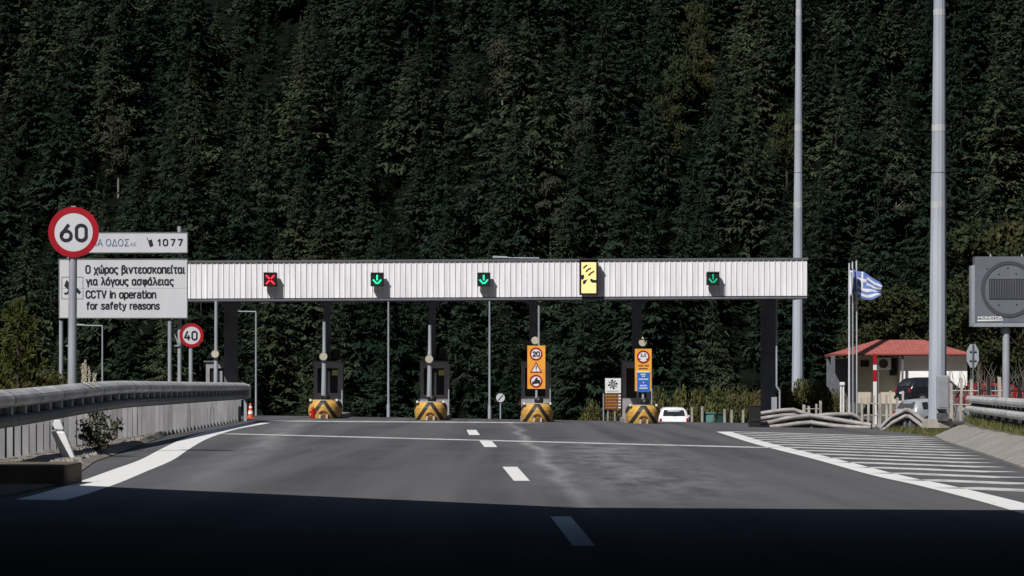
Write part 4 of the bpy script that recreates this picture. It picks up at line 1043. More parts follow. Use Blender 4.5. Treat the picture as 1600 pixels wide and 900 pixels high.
# ================================================================== RIGHT SIDE
# variable sign
d = 124.0
x = PX(1574, d); zb = .3
t = thing('variable_speed_sign', 'dark grey electronic speed sign, unlit, on a short grey pole', 'electronic sign', (x, d, zb))
def LZ(py): return PZ(py, d) - zb
def LX(px): return PX(px, d) - x
mb = MB(); mb.cyl((0, .3, -.2), (0, .3, LZ(515)), .15, .14, 16)
for k in range(4):
    a0, a1 = k * math.pi / 8, (k + 1) * math.pi / 8; mb.cyl((0, .3, LZ(515) + .14 * math.sin(a0)), (0, .3, LZ(515) + .14 * math.sin(a1)), .14 * math.cos(a0) + .002, .14 * math.cos(a1) + .002, 16)
mb.build('pole', K['galv'], t)
mb = MB(); mb.box(0, .95, LZ(456), .22, .22, 2.2); mb.box(0, .62, LZ(515) - .05, .22, .8, .18); mb.build('back_support', K['galv_dark'], t)
mb = MB(); mb.poly([(LX(1523), LZ(504)), (LX(1628), LZ(504)), (LX(1628), LZ(401)), (LX(1523), LZ(401))], -.1, .55); bx_ = mb.build('box', K['vms'], t)
mb = MB(); mb.poly([(LX(1517.2), LZ(510)), (LX(1522.8), LZ(504.2)), (LX(1522.8), LZ(414)), (LX(1517.2), LZ(415))], -.08, .5); mb.poly([(LX(1518.5), LZ(510.5)), (LX(1630), LZ(510.5)), (LX(1628), LZ(504.2)), (LX(1523), LZ(504.2))], -.085, .5); mb.build('edge_trim', K['galv'], t)
mb = MB(); mb.ring(LX(1576), LZ(452), M(44, d), M(38.5, d), -.125, -.101, n=64); mb.build('ring', K['vms_ring'], t)
mb = MB(); mb.poly([(LX(1545), LZ(468)), (LX(1607), LZ(468)), (LX(1607), LZ(436)), (LX(1545), LZ(436))], -.112, -.101); lm = mb.build('led_matrix', K['led_dark'], t)
mb = MB()
xx = 1546.5
while xx < 1606: mb.poly([(LX(xx), LZ(467)), (LX(xx + .9), LZ(467)), (LX(xx + .9), LZ(437)), (LX(xx), LZ(437))], -.125, -.1125); xx += 2.6
mb.build('matrix_bars', K['vms'], lm)
mb = MB()
for px, py in ((1541.5, 420), (1560, 428.5), (1574, 419), (1587, 428), (1560, 476.5), (1588, 476)): mb.disc(LX(px), LZ(py), .03, -.115, -.101, n=8)
mb.build('sensor', K['black'], t)
text('MONITOR', LX(1527.5), LX(1566), LZ(498.5), LZ(494.3), -.106, K['sign_white2'], t, weight=.03)
mb = MB(); mb.poly([(LX(1526.8), LZ(502)), (LX(1566.5), LZ(501)), (LX(1566.5), LZ(499.3)), (LX(1526.8), LZ(499.6))], -.106, -.101); mb.build('name_underline', K['sign_white2'], t)
mb = MB()
for px in (1549, 1598): mb.cyl((LX(px), .2, LZ(401)), (LX(px), .2, LZ(396.5)), .04, .02, 8)
mb.build('lifting_eye', K['galv'], t)

# octagonal sign seen from behind
d = 141.0
x = PX(1520, d); zb = .3
t = thing('octagonal_sign', 'pale octagonal sign seen from behind on a thin dark post', 'sign', (x, d, zb))
mb = MB(); z_ = PZ(556, d) - zb; mb.poly([(.33 * math.cos(R(22.5 + 45 * k)) * .88, z_ + .56 * math.sin(R(22.5 + 45 * k))) for k in range(8)], 0, .03); mb.build('plate', K['sign_back'], t)
mb = MB(); mb.cyl((0, -.05, -.2), (0, -.05, z_ + .52), .035, .035, 8); mb.build('post', K['galv_dark'], t)
mb = MB()
for dz in (-.2, .2): mb.box(0, -.04, z_ + dz, .3, .03, .05)
mb.build('clamp', K['galv_dark'], t)

# flagpoles and flags
def flagpole(px, topy, lb):
    d = 152.0 + (px - 1327) * .05; x = PX(px, d); z = zg(x, d)
    t = thing('flagpole', lb, 'flagpole', (x, d, z), 0, 'three white flagpoles')
    H = PZ(topy, d) - z
    mb = MB(); mb.cyl((0, 0, 0), (0, 0, H), .058, .040, 12); mb.build('pole', K['flagpole'], t)
    mb = MB(); mb.cyl((0, 0, H), (0, 0, H + .06), .05, .02, 10); mb.build('finial', K['galv'], t)
    mb = MB(); mb.box(0, 0, .02, .25, .25, .08); mb.build('base_plate', K['galv_dark'], t)
    return x, d
K['flagpole'] = mat('flagpole_white', (.55, .57, .62), .4)
flagpole(1327, 412.5, 'flagpole carrying the hanging white flag, leftmost of the three')
flagpole(1332, 410.5, 'flagpole carrying the furled blue flag, middle of the three')
fx, fd = flagpole(1338.3, 408.5, 'flagpole carrying the flying striped flag, rightmost of the three')
def hanging(px, topy, boty, w, m, lb, d, off):
    x = PX(px, d); z0 = PZ(boty, d); H = PZ(topy, d) - z0
    mb = MB(); rows = []
    for i in range(15):
        v = i / 14; r = []
        for j in range(9):
            u = j / 8; r.append((off + w * (u - .1) * (.85 + .15 * math.sin(v * 3)), .10 * math.sin(u * 9 + v * 1.5) - .06, H * v + .03 * math.sin(u * 7)))
        rows.append(r)
    mb.grid(rows, smooth=True); o = mb.build('flag', K[m], loc=(x, d, z0))
    o.modifiers.new('thickness', 'SOLIDIFY').thickness = .006
    return tag(o, lb, 'flag')
hanging(1328.3, 423, 463, .13, 'flag_white', 'white flag hanging limp on the leftmost flagpole', 151.9, .0)
hanging(1333.6, 422, 461, .15, 'flag_blue', 'furled blue flag on the middle flagpole', 152.2, .0)
# striped flag with a cross canton, blown to the right and sagging
H0 = M(47, fd); z0 = PZ(470, fd)
mb = MB(); NU, NV = 40, 36; P = []
for i in range(NV + 1):
    v = i / NV; r = []
    for j in range(NU + 1):
        u = j / NU
        topz = H0 * (1 - .20 * u - .33 * u * u); botz = H0 * (.10 - .10 * math.sin(u * 3.2) + .14 * u * u)
        zz = botz + (topz - botz) * v + .03 * math.sin(u * 10 + v * 5)
        xx = M(42, fd) * (u * (1 - .12 * math.sin(v * 3.0))) ** .96
        r.append((.03 + xx, -.02 + .16 * u * math.sin(u * 8 + v * 4.5) + .05 * u, zz))
    P.append(r)
mb.grid(P, smooth=True)
k = 0
for i in range(NV):
    for j in range(NU):
        s9 = int((1 - (i + .5) / NV) * 9)
        blue = s9 % 2 == 0
        if (i + .5) / NV > 4 / 9 and (j + .5) / NU < .37:
            uu = (j + .5) / NU / .37; vv = ((i + .5) / NV - 4 / 9) / (5 / 9)
            blue = not (abs(uu - .5) < .11 or abs(vv - .5) < .1)
        mb.m[k] = 1 if blue else 0; k += 1
fo = mb.build('flag', [K['flag_white'], K['flag_blue']], loc=(fx, fd, z0)); fo.modifiers.new('thickness', 'SOLIDIFY').thickness = .006
tag(fo, 'blue and white striped Greek flag flying on the rightmost flagpole', 'flag')

# guard house with red tiled roof
d = 186.0
x = PX(1405, d); zb = zg(x, d)
t = thing('guard_house', 'small white house with a red tiled roof and a shaded porch', 'house', (x, d, zb))
def LZ(py): return PZ(py, d) - zb
def LX(px): return PX(px, d) - x
ez = LZ(553); rz = LZ(534)
X0, X1, D1 = LX(1304), LX(1517), 5.0
mb = MB()
rA, rB = LX(1378), LX(1452)
mb.add([(X0, -.6, ez), (X1, -.6, ez), (X1, D1 + .6, ez), (X0, D1 + .6, ez), (rA, D1 / 2, rz + .15), (rB, D1 / 2, rz + .15)],
       [(0, 1, 5, 4), (2, 3, 4, 5), (1, 2, 5), (3, 0, 4), (3, 2, 1, 0)])
mb.build('roof', K['tiles'], t)
mb = MB(); mb.box((X0 + X1) / 2, -.6, ez - .03, X1 - X0, .06, .08); mb.box(X0, D1 / 2, ez - .06, .06, D1 + 1.1, .14); mb.box(X1, D1 / 2, ez - .06, .06, D1 + 1.1, .14); mb.build('fascia', K['eave'], t)
w0, w1, w2 = LX(1342), LX(1408), LX(1512)
mb = MB(); mb.box((w1 + w2) / 2, D1 / 2, ez / 2 - .05, w2 - w1, D1 - .4, ez - .1); mb.build('wall', K['render'], t)
mb = MB(); mb.box((w0 + w1) / 2 - .01, D1 / 2 + .6, ez / 2 - .05, w1 - w0 + .0, D1 - 1.4, ez - .1); mb.build('porch_wall', K['render_cream'], t)
mb = MB(); mb.box(LX(1400), 1.27, ez - .75, .45, .04, 1.0); mb.box(LX(1355), 1.27, ez - .55, .5, .04, .4); mb.build('window', K['glass'], t)
mb = MB(); mb.box(LX(1384), 1.02, LZ(568), M(22, d), .4, M(19, d)); ac = mb.build('air_conditioner', K['render'], t, bevel=.03)
mb = MB(); mb.disc(LX(1383), LZ(568), .27, .80, .815, n=24); mb.build('fan_grille', K['rail_dark'], ac)
for px in (1299, 1302, 1409):
    mb = MB(); mb.box(LX(px), -.35, ez / 2 - .05, .12, .12, ez - .1); mb.build('porch_post', K['column'], t)
mb = MB(); mb.box(LX(1322), 4.4, ez / 2 - .1, LX(1342) - LX(1304), .1, ez - .3); mb.build('back_wall', K['column'], t)

# red and white barrier post
d = 150.0
x = PX(1368, d); zb = zg(x, d)
t = thing('barrier_pole', 'upright red and white striped pole in front of the guard house', 'barrier pole', (x, d, zb))
H = PZ(553, d) - zb
mb = MB(); bands = [(0, .38, 1), (.38, .62, 1), (.62, .78, 0), (.78, .85, 1), (.85, 1, 0)]
mb = MB()
for a, b, w in bands:
    if w: mb.box(-.03, 0, H * (a + b) / 2, M(6.4, d) * .85, .08, H * (b - a))
mb.build('white_band', K['cone_white'], t)
mb = MB()
for a, b, w in bands:
    if not w: mb.box(-.03, 0, H * (a + b) / 2, M(6.4, d) * .86, .082, H * (b - a))
mb.build('red_band', K['sign_red'], t)
mb = MB(); mb.box(M(4.5, d), .02, H * .42, .05, .06, H * .84); mb.build('support', K['galv_dark'], t)
mb = MB(); mb.box(0, 0, .05, .5, .35, .14); mb.build('base', K['concrete'], t)
x = PX(1318, 153); zb = zg(x, 153)
t = thing('gate_post_lamp', 'pair of short white posts with a white cap left of the flagpoles', 'post', (x, 153, zb))
for s in (-1, 1): mb = MB(); mb.cyl((s * .06 - .06, 0, 0), (s * .06 - .06, 0, PZ(604, 153) - zb), .05, .05, 10); mb.build('post', K['cone_white'], t)
mb = MB(); mb.box(-.06, 0, PZ(600, 153) - zb, .26, .2, .18); mb.build('cap', K['cone_white'], t, bevel=.05)
mb = MB(); mb.box(0, .15, PZ(608, 153) - zb, .3, .08, .1); mb.build('bracket', K['black'], t)

# picket fences
def picket_fence(lb, px0, px1, d0, d1, topa, step, group=None, seed=1, base=None):
    rng = random.Random(seed); xa_, xb_ = PX(px0, d0), PX(px1, d1); n = int(abs(px1 - px0) / step)
    z0 = zg(xa_, d0) if base is None else base
    t = thing('picket_fence', lb, 'fence', (xa_, d0, z0))
    for i in range(n + 1):
        u = i / n; x_ = (xb_ - xa_) * u + rng.uniform(-.05, .05); y_ = (d1 - d0) * u
        zt = PZ(topa + rng.uniform(-5, 7), d0 + y_) - z0; zgd = (zg(xa_ + x_, d0 + y_) if base is None else base) - z0
        lean = rng.uniform(-.04, .04); w = rng.uniform(.09, .14)
        mb = MB(); mb.add([(x_ - w / 2, y_ - .02, zgd - .1), (x_ + w / 2, y_ - .02, zgd - .1), (x_ + w / 2, y_ + .02, zgd - .1), (x_ - w / 2, y_ + .02, zgd - .1),
                           (x_ - w / 2 + lean, y_ - .02, zt), (x_ + w / 2 + lean, y_ - .02, zt - .02), (x_ + w / 2 + lean, y_ + .02, zt - .02), (x_ - w / 2 + lean, y_ + .02, zt)],
                          [(3, 2, 1, 0), (4, 5, 6, 7), (0, 1, 5, 4), (1, 2, 6, 5), (2, 3, 7, 6), (3, 0, 4, 7)])
        mb.build('picket', K['timber'], t)
    for f in (.35, .7):
        za_ = (PZ(topa, d0) - z0) * f; mb = MB(); mb.cyl((0, .05, za_), (xb_ - xa_, d1 - d0 + .05, (PZ(topa, d1) - z0) * f), .03, .03, 6); mb.build('rail', K['timber'], t)
picket_fence('pale weathered picket fence in front of the guard house', 1346, 1412, 147, 147, 615, 8.5, seed=2)
picket_fence('low sloping timber fence among the bushes left of the flagpoles', 1255, 1282, 151, 151, 628, 8, seed=5)
picket_fence('tall weathered picket fence behind the right guardrail', 1488, 1640, 131, 126, 592, 15, seed=8, base=.3)

# ---------------------------------------------------------------- cars
def make_car(name, label, paint_m, loc, rz, L=4.0, W=1.72, H=1.5, hatch=True):
    """length along +y, rear at -L/2"""
    t = thing(name, label, 'car', loc, rz)
    # stations: y, half width at sill, at belt, roof half width, sill z, belt z, roof z
    S = [(-.500, .40, .42, .38, .42, .62, .64), (-.49, .47, .48, .42, .34, .78, .82), (-.475, .49, .495, .43, .28, .88, 1.0), (-.44, .495, .50, .41, .25, .93, 1.30), (-.39, .5, .5, .40, .24, .95, 1.44),
         (-.28, .5, .5, .395, .23, .96, 1.49), (-.05, .5, .5, .39, .22, .95, 1.50), (.08, .5, .5, .39, .22, .93, 1.46), (.18, .5, .5, .40, .22, .92, 1.22), (.25, .5, .495, .43, .22, .90, .96),
         (.38, .49, .48, .42, .23, .80, .84), (.46, .47, .45, .38, .27, .70, .73), (.5, .40, .38, .32, .34, .56, .60)]
    hs = H / 1.5
    rows = []
    for (y, a, b, c, z0, z1, z2) in S:
        a, b, c = a * W, b * W, c * W; z0, z1, z2 = z0 * hs, z1 * hs, z2 * hs
        half = [(a * .85, z0 - .03), (a, z0 + .06), (b, (z0 + z1) / 2 + .05), (b * .985, z1), (c + (b - c) * .12, z1 + (z2 - z1) * .80), (c * .8, z2), (c * .35, z2 + .02 * (z2 > z1 + .2))]
        r = [(-x_, y * L, z_) for x_, z_ in half] + [(x_, y * L, z_) for x_, z_ in half[::-1]]
        rows.append(r)
    mb = MB(); mb.grid(rows, smooth=True); n = len(rows[0])
    mb.add(rows[0], [tuple(range(n))]); mb.add(rows[-1], [tuple(reversed(range(n)))])
    for r0, r1 in zip(rows, rows[1:]): mb.add([r0[0], r0[-1], r1[-1], r1[0]], [(0, 1, 2, 3)])
    mb.build('body', K[paint_m], t)
    # side glass
    for s in (-1, 1):
        mb = MB()
        for i0, i1 in ((4, 5), (5, 6), (6, 7)):
            q0, q1 = S[i0], S[i1]
            def pt(Sx, f, yo=0):
                b, c = Sx[2] * W, Sx[3] * W; z1, z2 = Sx[5] * hs, Sx[6] * hs
                xx_ = b * .985 + (c + (b - c) * .12 - b * .985) * f; return (s * (xx_ + .012), Sx[0] * L + yo, z1 + (z2 - z1) * .80 * f)
            g_ = .06
            mb.add([pt(q0, .08, g_), pt(q1, .08, -g_), pt(q1, .95, -g_), pt(q0, .95, g_)], [(0, 1, 2, 3), (3, 2, 1, 0)])
        mb.build('side_window', K['glass'], t)
    # rear window and windscreen
    def rear(f, k):
        # along stations 2->4 centre line
        pts = [(S[2][0] * L, .99 * hs), (S[3][0] * L, 1.30 * hs), (S[4][0] * L, 1.43 * hs)]
        return pts[k]
    mb = MB(); wz = [(S[2][0] * L - .015, 1.03 * hs, .36 * W), (S[3][0] * L - .03, 1.26 * hs, .34 * W), (S[3][0] * L + .03, 1.36 * hs, .31 * W)]
    fs = []
    for (ya, za, wa), (yb, zb_, wb) in zip(wz, wz[1:]):
        mb.add([(-wa, ya, za), (wa, ya, za), (wb, yb, zb_), (-wb, yb, zb_), (-wa, ya + .04, za - .02), (wa, ya + .04, za - .02), (wb, yb + .04, zb_ - .02), (-wb, yb + .04, zb_ - .02)], [(0, 1, 2, 3), (7, 6, 5, 4), (0, 4, 5, 1), (1, 5, 6, 2), (2, 6, 7, 3), (3, 7, 4, 0)])
    rw = mb.build('rear_window', K['glass'], t)
    mb = MB(); mb.bar(-.05, 1.05 * hs, .28, 1.10 * hs, .018, S[2][0] * L - .05, S[2][0] * L - .03); mb.build('wiper', K['black'], rw)
    mb = MB(); ya, yb = S[9][0] * L - .05, S[7][0] * L + .06
    mb.add([(-.42 * W, ya, 1.0 * hs), (.42 * W, ya, 1.0 * hs), (.36 * W, yb, 1.44 * hs), (-.36 * W, yb, 1.44 * hs), (-.42 * W, ya - .04, .98 * hs), (.42 * W, ya - .04, .98 * hs), (.36 * W, yb - .04, 1.42 * hs), (-.36 * W, yb - .04, 1.42 * hs)],
           [(0, 3, 2, 1), (4, 5, 6, 7), (0, 1, 5, 4), (1, 2, 6, 5), (2, 3, 7, 6), (3, 0, 4, 7)]); mb.build('windscreen', K['glass'], t)
    for s in (-1, 1):
        mb = MB(); mb.box(s * .435 * W, S[1][0] * L - .01, .78 * hs,   .09 * W * .8, .10, .24 * hs); mb.build('tail_light', K['tail'], t, bevel=.03)
        mb = MB(); mb.box(s * .37 * W, S[11][0] * L + .01, .62 * hs, .2, .12, .12); mb.build('headlight', K['sign_white2'], t, bevel=.03)
        mb = MB(); mb.box(s * (.5 * W + .08), .16 * L, .98 * hs, .18, .10, .13); mb.build('wing_mirror', K[paint_m], t, bevel=.03)
    mb = MB(); mb.box(0, S[0][0] * L - .005, .40, W * .92, .14, .2); mb.build('rear_bumper', K[paint_m], t, bevel=.05)
    mb = MB(); mb.box(0, S[0][0] * L - .02, .66 * hs, .5, .02, .11); mb.build('number_plate', K['sign_white2'], t)
    for s in (-1, 1):
        for yy in (-.31, .31):
            mb = MB(); mb.cyl((s * (W / 2 - .19), yy * L, .30), (s * (W / 2 + .005), yy * L, .30), .30, .30, 20); wh = mb.build('wheel', K['tyre'], t)
            mb = MB(); mb.cyl((s * (W / 2), yy * L, .30), (s * (W / 2 + .012), yy * L, .30), .19, .17, 16); mb.build('rim', K['rim'], wh)
    return t
x = PX(1053, 180)
make_car('car', 'white hatchback seen from behind, leaving beside the last toll island', 'car_white', (x, 181.9, zg(x, 181.9) + .16), 0)
def pc(px, d): x = PX(px, d); return (x, d, zg(x, d))
make_car('car', 'black car parked before the white house wall, tail light at its left end', 'car_black', pc(1462, 172), R(-68), L=4.1, H=1.46)
make_car('car', 'silver car parked behind the thick lamp mast', 'car_silver', pc(1468, 146), R(-62), L=4.0, H=1.36)
make_car('car', 'red car parked just right of the thick lamp mast', 'car_red', pc(1512, 148), R(-30), L=3.9, H=1.42)
make_car('car', 'red car parked behind the tall pickets on the right', 'car_red', pc(1566, 158), R(-85), L=4.0, H=1.4)

# ================================================================== VEGETATION
def quads_mesh(name, V, mats, mi=None, tri=False):
    """V: (n, 4, 3) array of quads"""
    n = len(V); k = V.shape[1]
    me = bpy.data.meshes.new(name); me.vertices.add(n * k); me.loops.add(n * k); me.polygons.add(n)
    me.vertices.foreach_set('co', V.reshape(-1).astype(np.float32))
    me.loops.foreach_set('vertex_index', np.arange(n * k, dtype=np.int32))
    me.polygons.foreach_set('loop_start', np.arange(0, n * k, k, dtype=np.int32)); me.polygons.foreach_set('loop_total', np.full(n, k, np.int32))
    for m in mats: me.materials.append(m)
    me.update(); me.validate(); return me
def fir_crown(seed, H, Rm, levels=30, gap=.12, droop=.5):
    rg = np.random.default_rng(seed); Q = []
    lob = [rg.uniform(.72, 1.15) for _ in range(9)]
    for l in range(levels):
        t = (l + .3 * rg.random()) / levels
        r0 = Rm * ((1 - t) ** 1.0 * (.86 + .28 * rg.random()) + .015)
        nb = int(6 + 7 * (1 - t))
        for b in range(nb):
            if rg.random() < gap: continue
            az = 2 * math.pi * (b + rg.random() * .9) / nb + l * 1.3
            z0 = H * (.10 + .88 * min(1, max(0, t + rg.normal() * .25 / levels)))
            r = r0 * rg.uniform(.55, 1.12) * lob[int(az / 6.2832 * 9) % 9]; dr = droop * rg.uniform(.3, 1.5)
            ca, sa = math.cos(az), math.sin(az)
            ns = 9 if r > .9 else 5
            for s in range(ns):
                u = .18 + .82 * (s + .5) / ns
                zz = z0 - dr * r * (u - .5 * u ** 3); rr = r * u
                w = (.17 * r + .13) * (1.2 - u * .8) * rg.uniform(.6, 1.35); ln = r / ns * 1.2
                for side in (-1, 1):
                    sweep = rg.uniform(.3, 1.0) * side + rg.normal() * .15
                    dx, dy = ca * math.cos(sweep) - sa * math.sin(sweep), sa * math.cos(sweep) + ca * math.sin(sweep)
                    p = np.array([rr * ca, rr * sa, zz + rg.normal() * .05]); tip = p + np.array([dx, dy, -rg.uniform(.0, .8)]) * (w + ln * .4)
                    nx = np.array([-dy, dx, rg.normal() * .5]) * ln * .30; up = np.array([0, 0, rg.uniform(-.1, .25) * ln])
                    Q.append([p - nx + up, p + nx, tip + nx * .3, tip - nx * .3])
    for k in range(6):       # leader
        a = k; w = .09; z = H * (.965 + .006 * k)
        Q.append([[-w * math.cos(a), -w * math.sin(a), z - .25], [w * math.cos(a), w * math.sin(a), z - .25], [.01, 0, H * 1.02], [-.01, 0, H * 1.02]])
    return np.array(Q)
def leaf_crown(seed, clumps, n_each, size, flat=.8):
    """clumps: list of (x, y, z, radius)"""
    rg = np.random.default_rng(seed); Q = []
    for (cx_, cy_, cz_, cr) in clumps:
        n = int(n_each * cr * cr)
        dv = rg.normal(size=(n, 3)); dv /= np.linalg.norm(dv, axis=1)[:, None]
        rad = cr * (rg.random(n) ** .45) * (1 + .25 * np.sin(dv[:, 0] * 5 + seed) * np.sin(dv[:, 2] * 6))
        P_ = np.array([cx_, cy_, cz_]) + dv * rad[:, None] * np.array([1, 1, flat])
        a = rg.normal(size=(n, 3)); a /= np.linalg.norm(a, axis=1)[:, None]
        b = np.cross(a, dv + rg.normal(size=(n, 3)) * .5); b /= (np.linalg.norm(b, axis=1)[:, None] + 1e-6)
        s = size * rg.uniform(.6, 1.4, n)[:, None]
        Q.append(np.stack([P_ - a * s, P_ + b * s * .6, P_ + a * s, P_ - b * s * .6], 1))
    return np.concatenate(Q)
def trunk_mesh(H, r, limbs=0, seed=0, m='bark'):
    rng = random.Random(seed); mb = MB(); n = 6
    pts = [(rng.uniform(-.02, .02) * H * i / n, rng.uniform(-.02, .02) * H * i / n, H * i / n) for i in range(n + 1)]
    for i in range(n): mb.cyl(pts[i], pts[i + 1], r * (1 - .85 * i / n), r * (1 - .85 * (i + 1) / n), 7)
    for k in range(limbs):
        i = rng.randint(2, n - 1); a = rng.uniform(0, 6.28); l = H * rng.uniform(.12, .22); p = Vector(pts[i])
        mid = p + Vector((math.cos(a) * l * .5, math.sin(a) * l * .5, l * .4)); end = p + Vector((math.cos(a) * l * .9, math.sin(a) * l * .9, l * .95))
        mb.cyl(p, mid, r * .4, r * .25, 5); mb.cyl(mid, end, r * .25, r * .06, 5)
    return mb.mesh('trunk', K[m])
def tree_proto(crown_me, trunk_me):
    return crown_me, trunk_me
def plant(name, label, cat, loc, rz, sc, meshes, names=('crown', 'trunk'), group=None, mats=None):
    t = thing(name, label, cat, loc, rz, group); t.scale = (sc[0], sc[0], sc[1])
    for nm, me in zip(names, meshes):
        o = bpy.data.objects.new(nm, me); C.objects.link(o); o.parent = t
    return t
firs = []
for s in range(7):
    H, Rm = 14.0, [4.3, 3.7, 4.8, 4.0, 5.0, 3.5, 4.4][s]
    cm = quads_mesh('crown', fir_crown(s + 1, H, Rm, levels=34 + s % 3 * 3, gap=[.10, .16, .12, .22, .1, .15, .3][s], droop=[.45, .6, .35, .5, .55, .7, .4][s]), [K['fir']])
    firs.append((cm, trunk_mesh(H * .9, .17, 0, s, 'fir_bark')))
saplings = [fir_crown(s + 30, 6.0, 2.3, levels=15, gap=.15, droop=.5) for s in range(4)]
def clump_list(seed, H, Rm, n):
    rg = random.Random(seed); out = []
    for i in range(n):
        t = rg.random(); a = rg.uniform(0, 6.28); rr = Rm * (1 - .55 * t) * rg.random() ** .6
        out.append((rr * math.cos(a), rr * math.sin(a), H * (.32 + .62 * t), Rm * rg.uniform(.26, .42)))
    return out
pale = []
for s in range(3):
    pale.append((quads_mesh('crown', leaf_crown(s + 40, clump_list(s + 4, 10, 2.4, 30), 420, .17), [K['fir_pale']]), trunk_mesh(8.8, .16, 6, s, 'grey_bark')))
olv = []
for s in range(4):
    olv.append((quads_mesh('crown', leaf_crown(s + 60, clump_list(s + 14, 8, 2.6, 30), 330, .14), [K['olive']]), trunk_mesh(7.3, .2, 9, s + 5)))

rng = random.Random(21); nf = 0; np_ = 0
GF = 'dark firs of the forest on the hillside'
special = [(785, 130, 2), (905, 230, 0), (185, 250, 1), (860, 345, 0), (1085, 60, 3), (1062, 150, 3), (1100, 130, 3), (1040, 215, 3), (1230, 240, 3), (1400, 350, 0)]
def hill_hit(px, py):
    """point on the hill under a photo pixel"""
    dd = 331.0
    while dd < 520:
        if hz(PX(px, dd), dd) > PZ(py, dd): return PX(px, dd), dd
        dd += .5
    return None
taken = []
def far_ok(x, y, r): return all((x - a) ** 2 + (y - b) ** 2 > r * r for a, b in taken)
pale_lab = ['pale grey leafless looking tree standing among the dark firs', 'yellowish green tree standing among the dark firs of the hillside']
for px, py, kd in special:
    hp = hill_hit(px, py + 60)
    if not hp: continue
    taken.append(hp)
    if kd == 3: plant('broadleaf_tree', pale_lab[1], 'tree', (hp[0], hp[1], hz(*hp) - .3), rng.uniform(0, 6.28), (.95, 1.25), olv[np_ % 4], group='yellowish trees among the firs')
    else: plant('pale_tree', pale_lab[0], 'tree', (hp[0], hp[1], hz(*hp) - .3), rng.uniform(0, 6.28), (rng.uniform(.8, 1.0), rng.uniform(.9, 1.2)), pale[kd], group='pale trees among the firs')
    np_ += 1
y = 334.0; row = 0
while y < 450:
    half = y * .168 + 4
    x = -half + rng.uniform(0, 3) + (row % 2) * 3
    while x < half:
        xx, yy = x + rng.uniform(-1.7, 1.7), y + rng.uniform(-2.2, 2.2)
        sc = rng.choice((.7, .85, 1.0, 1.1, 1.25, 1.4)) * rng.uniform(.92, 1.08) * (.86 if row == 0 else 1)
        if far_ok(xx, yy, 3.4):
            plant('fir_tree', 'dark green fir standing in the dense forest that covers the hillside', 'tree', (xx, yy, hz(xx, yy) - .4), rng.uniform(0, 6.28),
                  (sc * rng.uniform(.9, 1.15), sc), firs[rng.randrange(7)], group=GF); nf += 1
        x += 7.3 * rng.uniform(.75, 1.3)
    y += 7.6; row += 1
print('firs', nf)
# young firs and brush that fill the ground between the big trees, too many to count
rgs = np.random.default_rng(3); parts_ = []
yy = 331.0
while yy < 470:
    xx = -yy * .17 - 4
    while xx < yy * .17 + 4:
        px_, py_ = xx + rgs.uniform(-1.5, 1.5), yy + rgs.uniform(-1.5, 1.5)
        q = saplings[int(rgs.integers(4))]; a = rgs.uniform(0, 6.28); sc = rgs.uniform(.4, .85)
        rot = np.array([[math.cos(a), -math.sin(a), 0], [math.sin(a), math.cos(a), 0], [0, 0, 1]])
        parts_.append((q @ rot.T) * np.array([sc, sc, sc * rgs.uniform(.8, 1.3)]) + np.array([px_, py_, hz(px_, py_) - .5]))
        xx += 3.7
    yy += 4.0
ug = bpy.data.objects.new('undergrowth', quads_mesh('undergrowth', np.concatenate(parts_), [K['brush']])); C.objects.link(ug)
tag(ug, 'young firs and brush filling the forest floor between the tall firs', 'undergrowth', kind='stuff')

# sunlit olive trees near the yard
spots = [(1365, 210, 455, .95), (1400, 214, 440, 1.05), (1440, 218, 470, 1.0), (1495, 215, 480, .9), (1530, 208, 345, 1.2), (1575, 212, 335, 1.25), (1615, 205, 350, 1.2), (1550, 200, 420, 1.0), (1600, 198, 440, 1.0), (1345, 222, 500, .8)]
ol_lab = ['olive green broadleaf tree right behind the flying striped flag', 'olive green broadleaf tree above the middle of the red roof', 'olive green broadleaf tree behind the thick lamp mast', 'olive green broadleaf tree above the right end of the red roof',
          'tall olive broadleaf tree behind the left edge of the electronic sign', 'tall olive broadleaf tree rising above the middle of the electronic sign', 'tall olive broadleaf tree cut by the right picture edge', 'lower olive tree filling the gap under the electronic sign', 'lower olive tree behind the tall pickets at the picture edge', 'small olive tree left of the flag, behind the red roof']
for k, ((px, d, topy, w), lb) in enumerate(zip(spots, ol_lab)):
    x = PX(px, d); z = zg(x, d); H = PZ(topy, d) - z
    plant('olive_tree', lb, 'tree', (x, d, z - .1), k * 1.3, (w, H / 8.2), olv[k % 4], group='olive green trees behind the yard')

# bushes
bushes = []
for s in range(4):
    cl = [(math.cos(a) * .55, math.sin(a) * .55, .45 + .35 * (i % 3) / 2, .5) for i, a in enumerate([k * 1.05 + s for k in range(7)])] + [(0, 0, .85, .5)]
    st_ = MB(); r2 = random.Random(s)
    for k in range(7): a = r2.uniform(0, 6.28); st_.cyl((0, 0, 0), (math.cos(a) * .6, math.sin(a) * .6, r2.uniform(.6, 1.05)), .03, .01, 5)
    bushes.append((quads_mesh('foliage', leaf_crown(s + 80, cl, 1500, .06, .85), [K['bush']]), st_.mesh('stem', K['bark'])))
def bush(px, d, topy, wpx, lb, group=None, base=None, k=0, mset=None):
    x = PX(px, d); z = zg(x, d) if base is None else base; H = PZ(topy, d) - z
    plant('bush', lb, 'bush', (x, d, z - .05), k * 1.7, (M(wpx, d) / 2.1, H / 1.25), (mset or bushes)[k % len(mset or bushes)], ('foliage', 'stem'), group)
GB = 'olive bushes beyond the toll lanes'
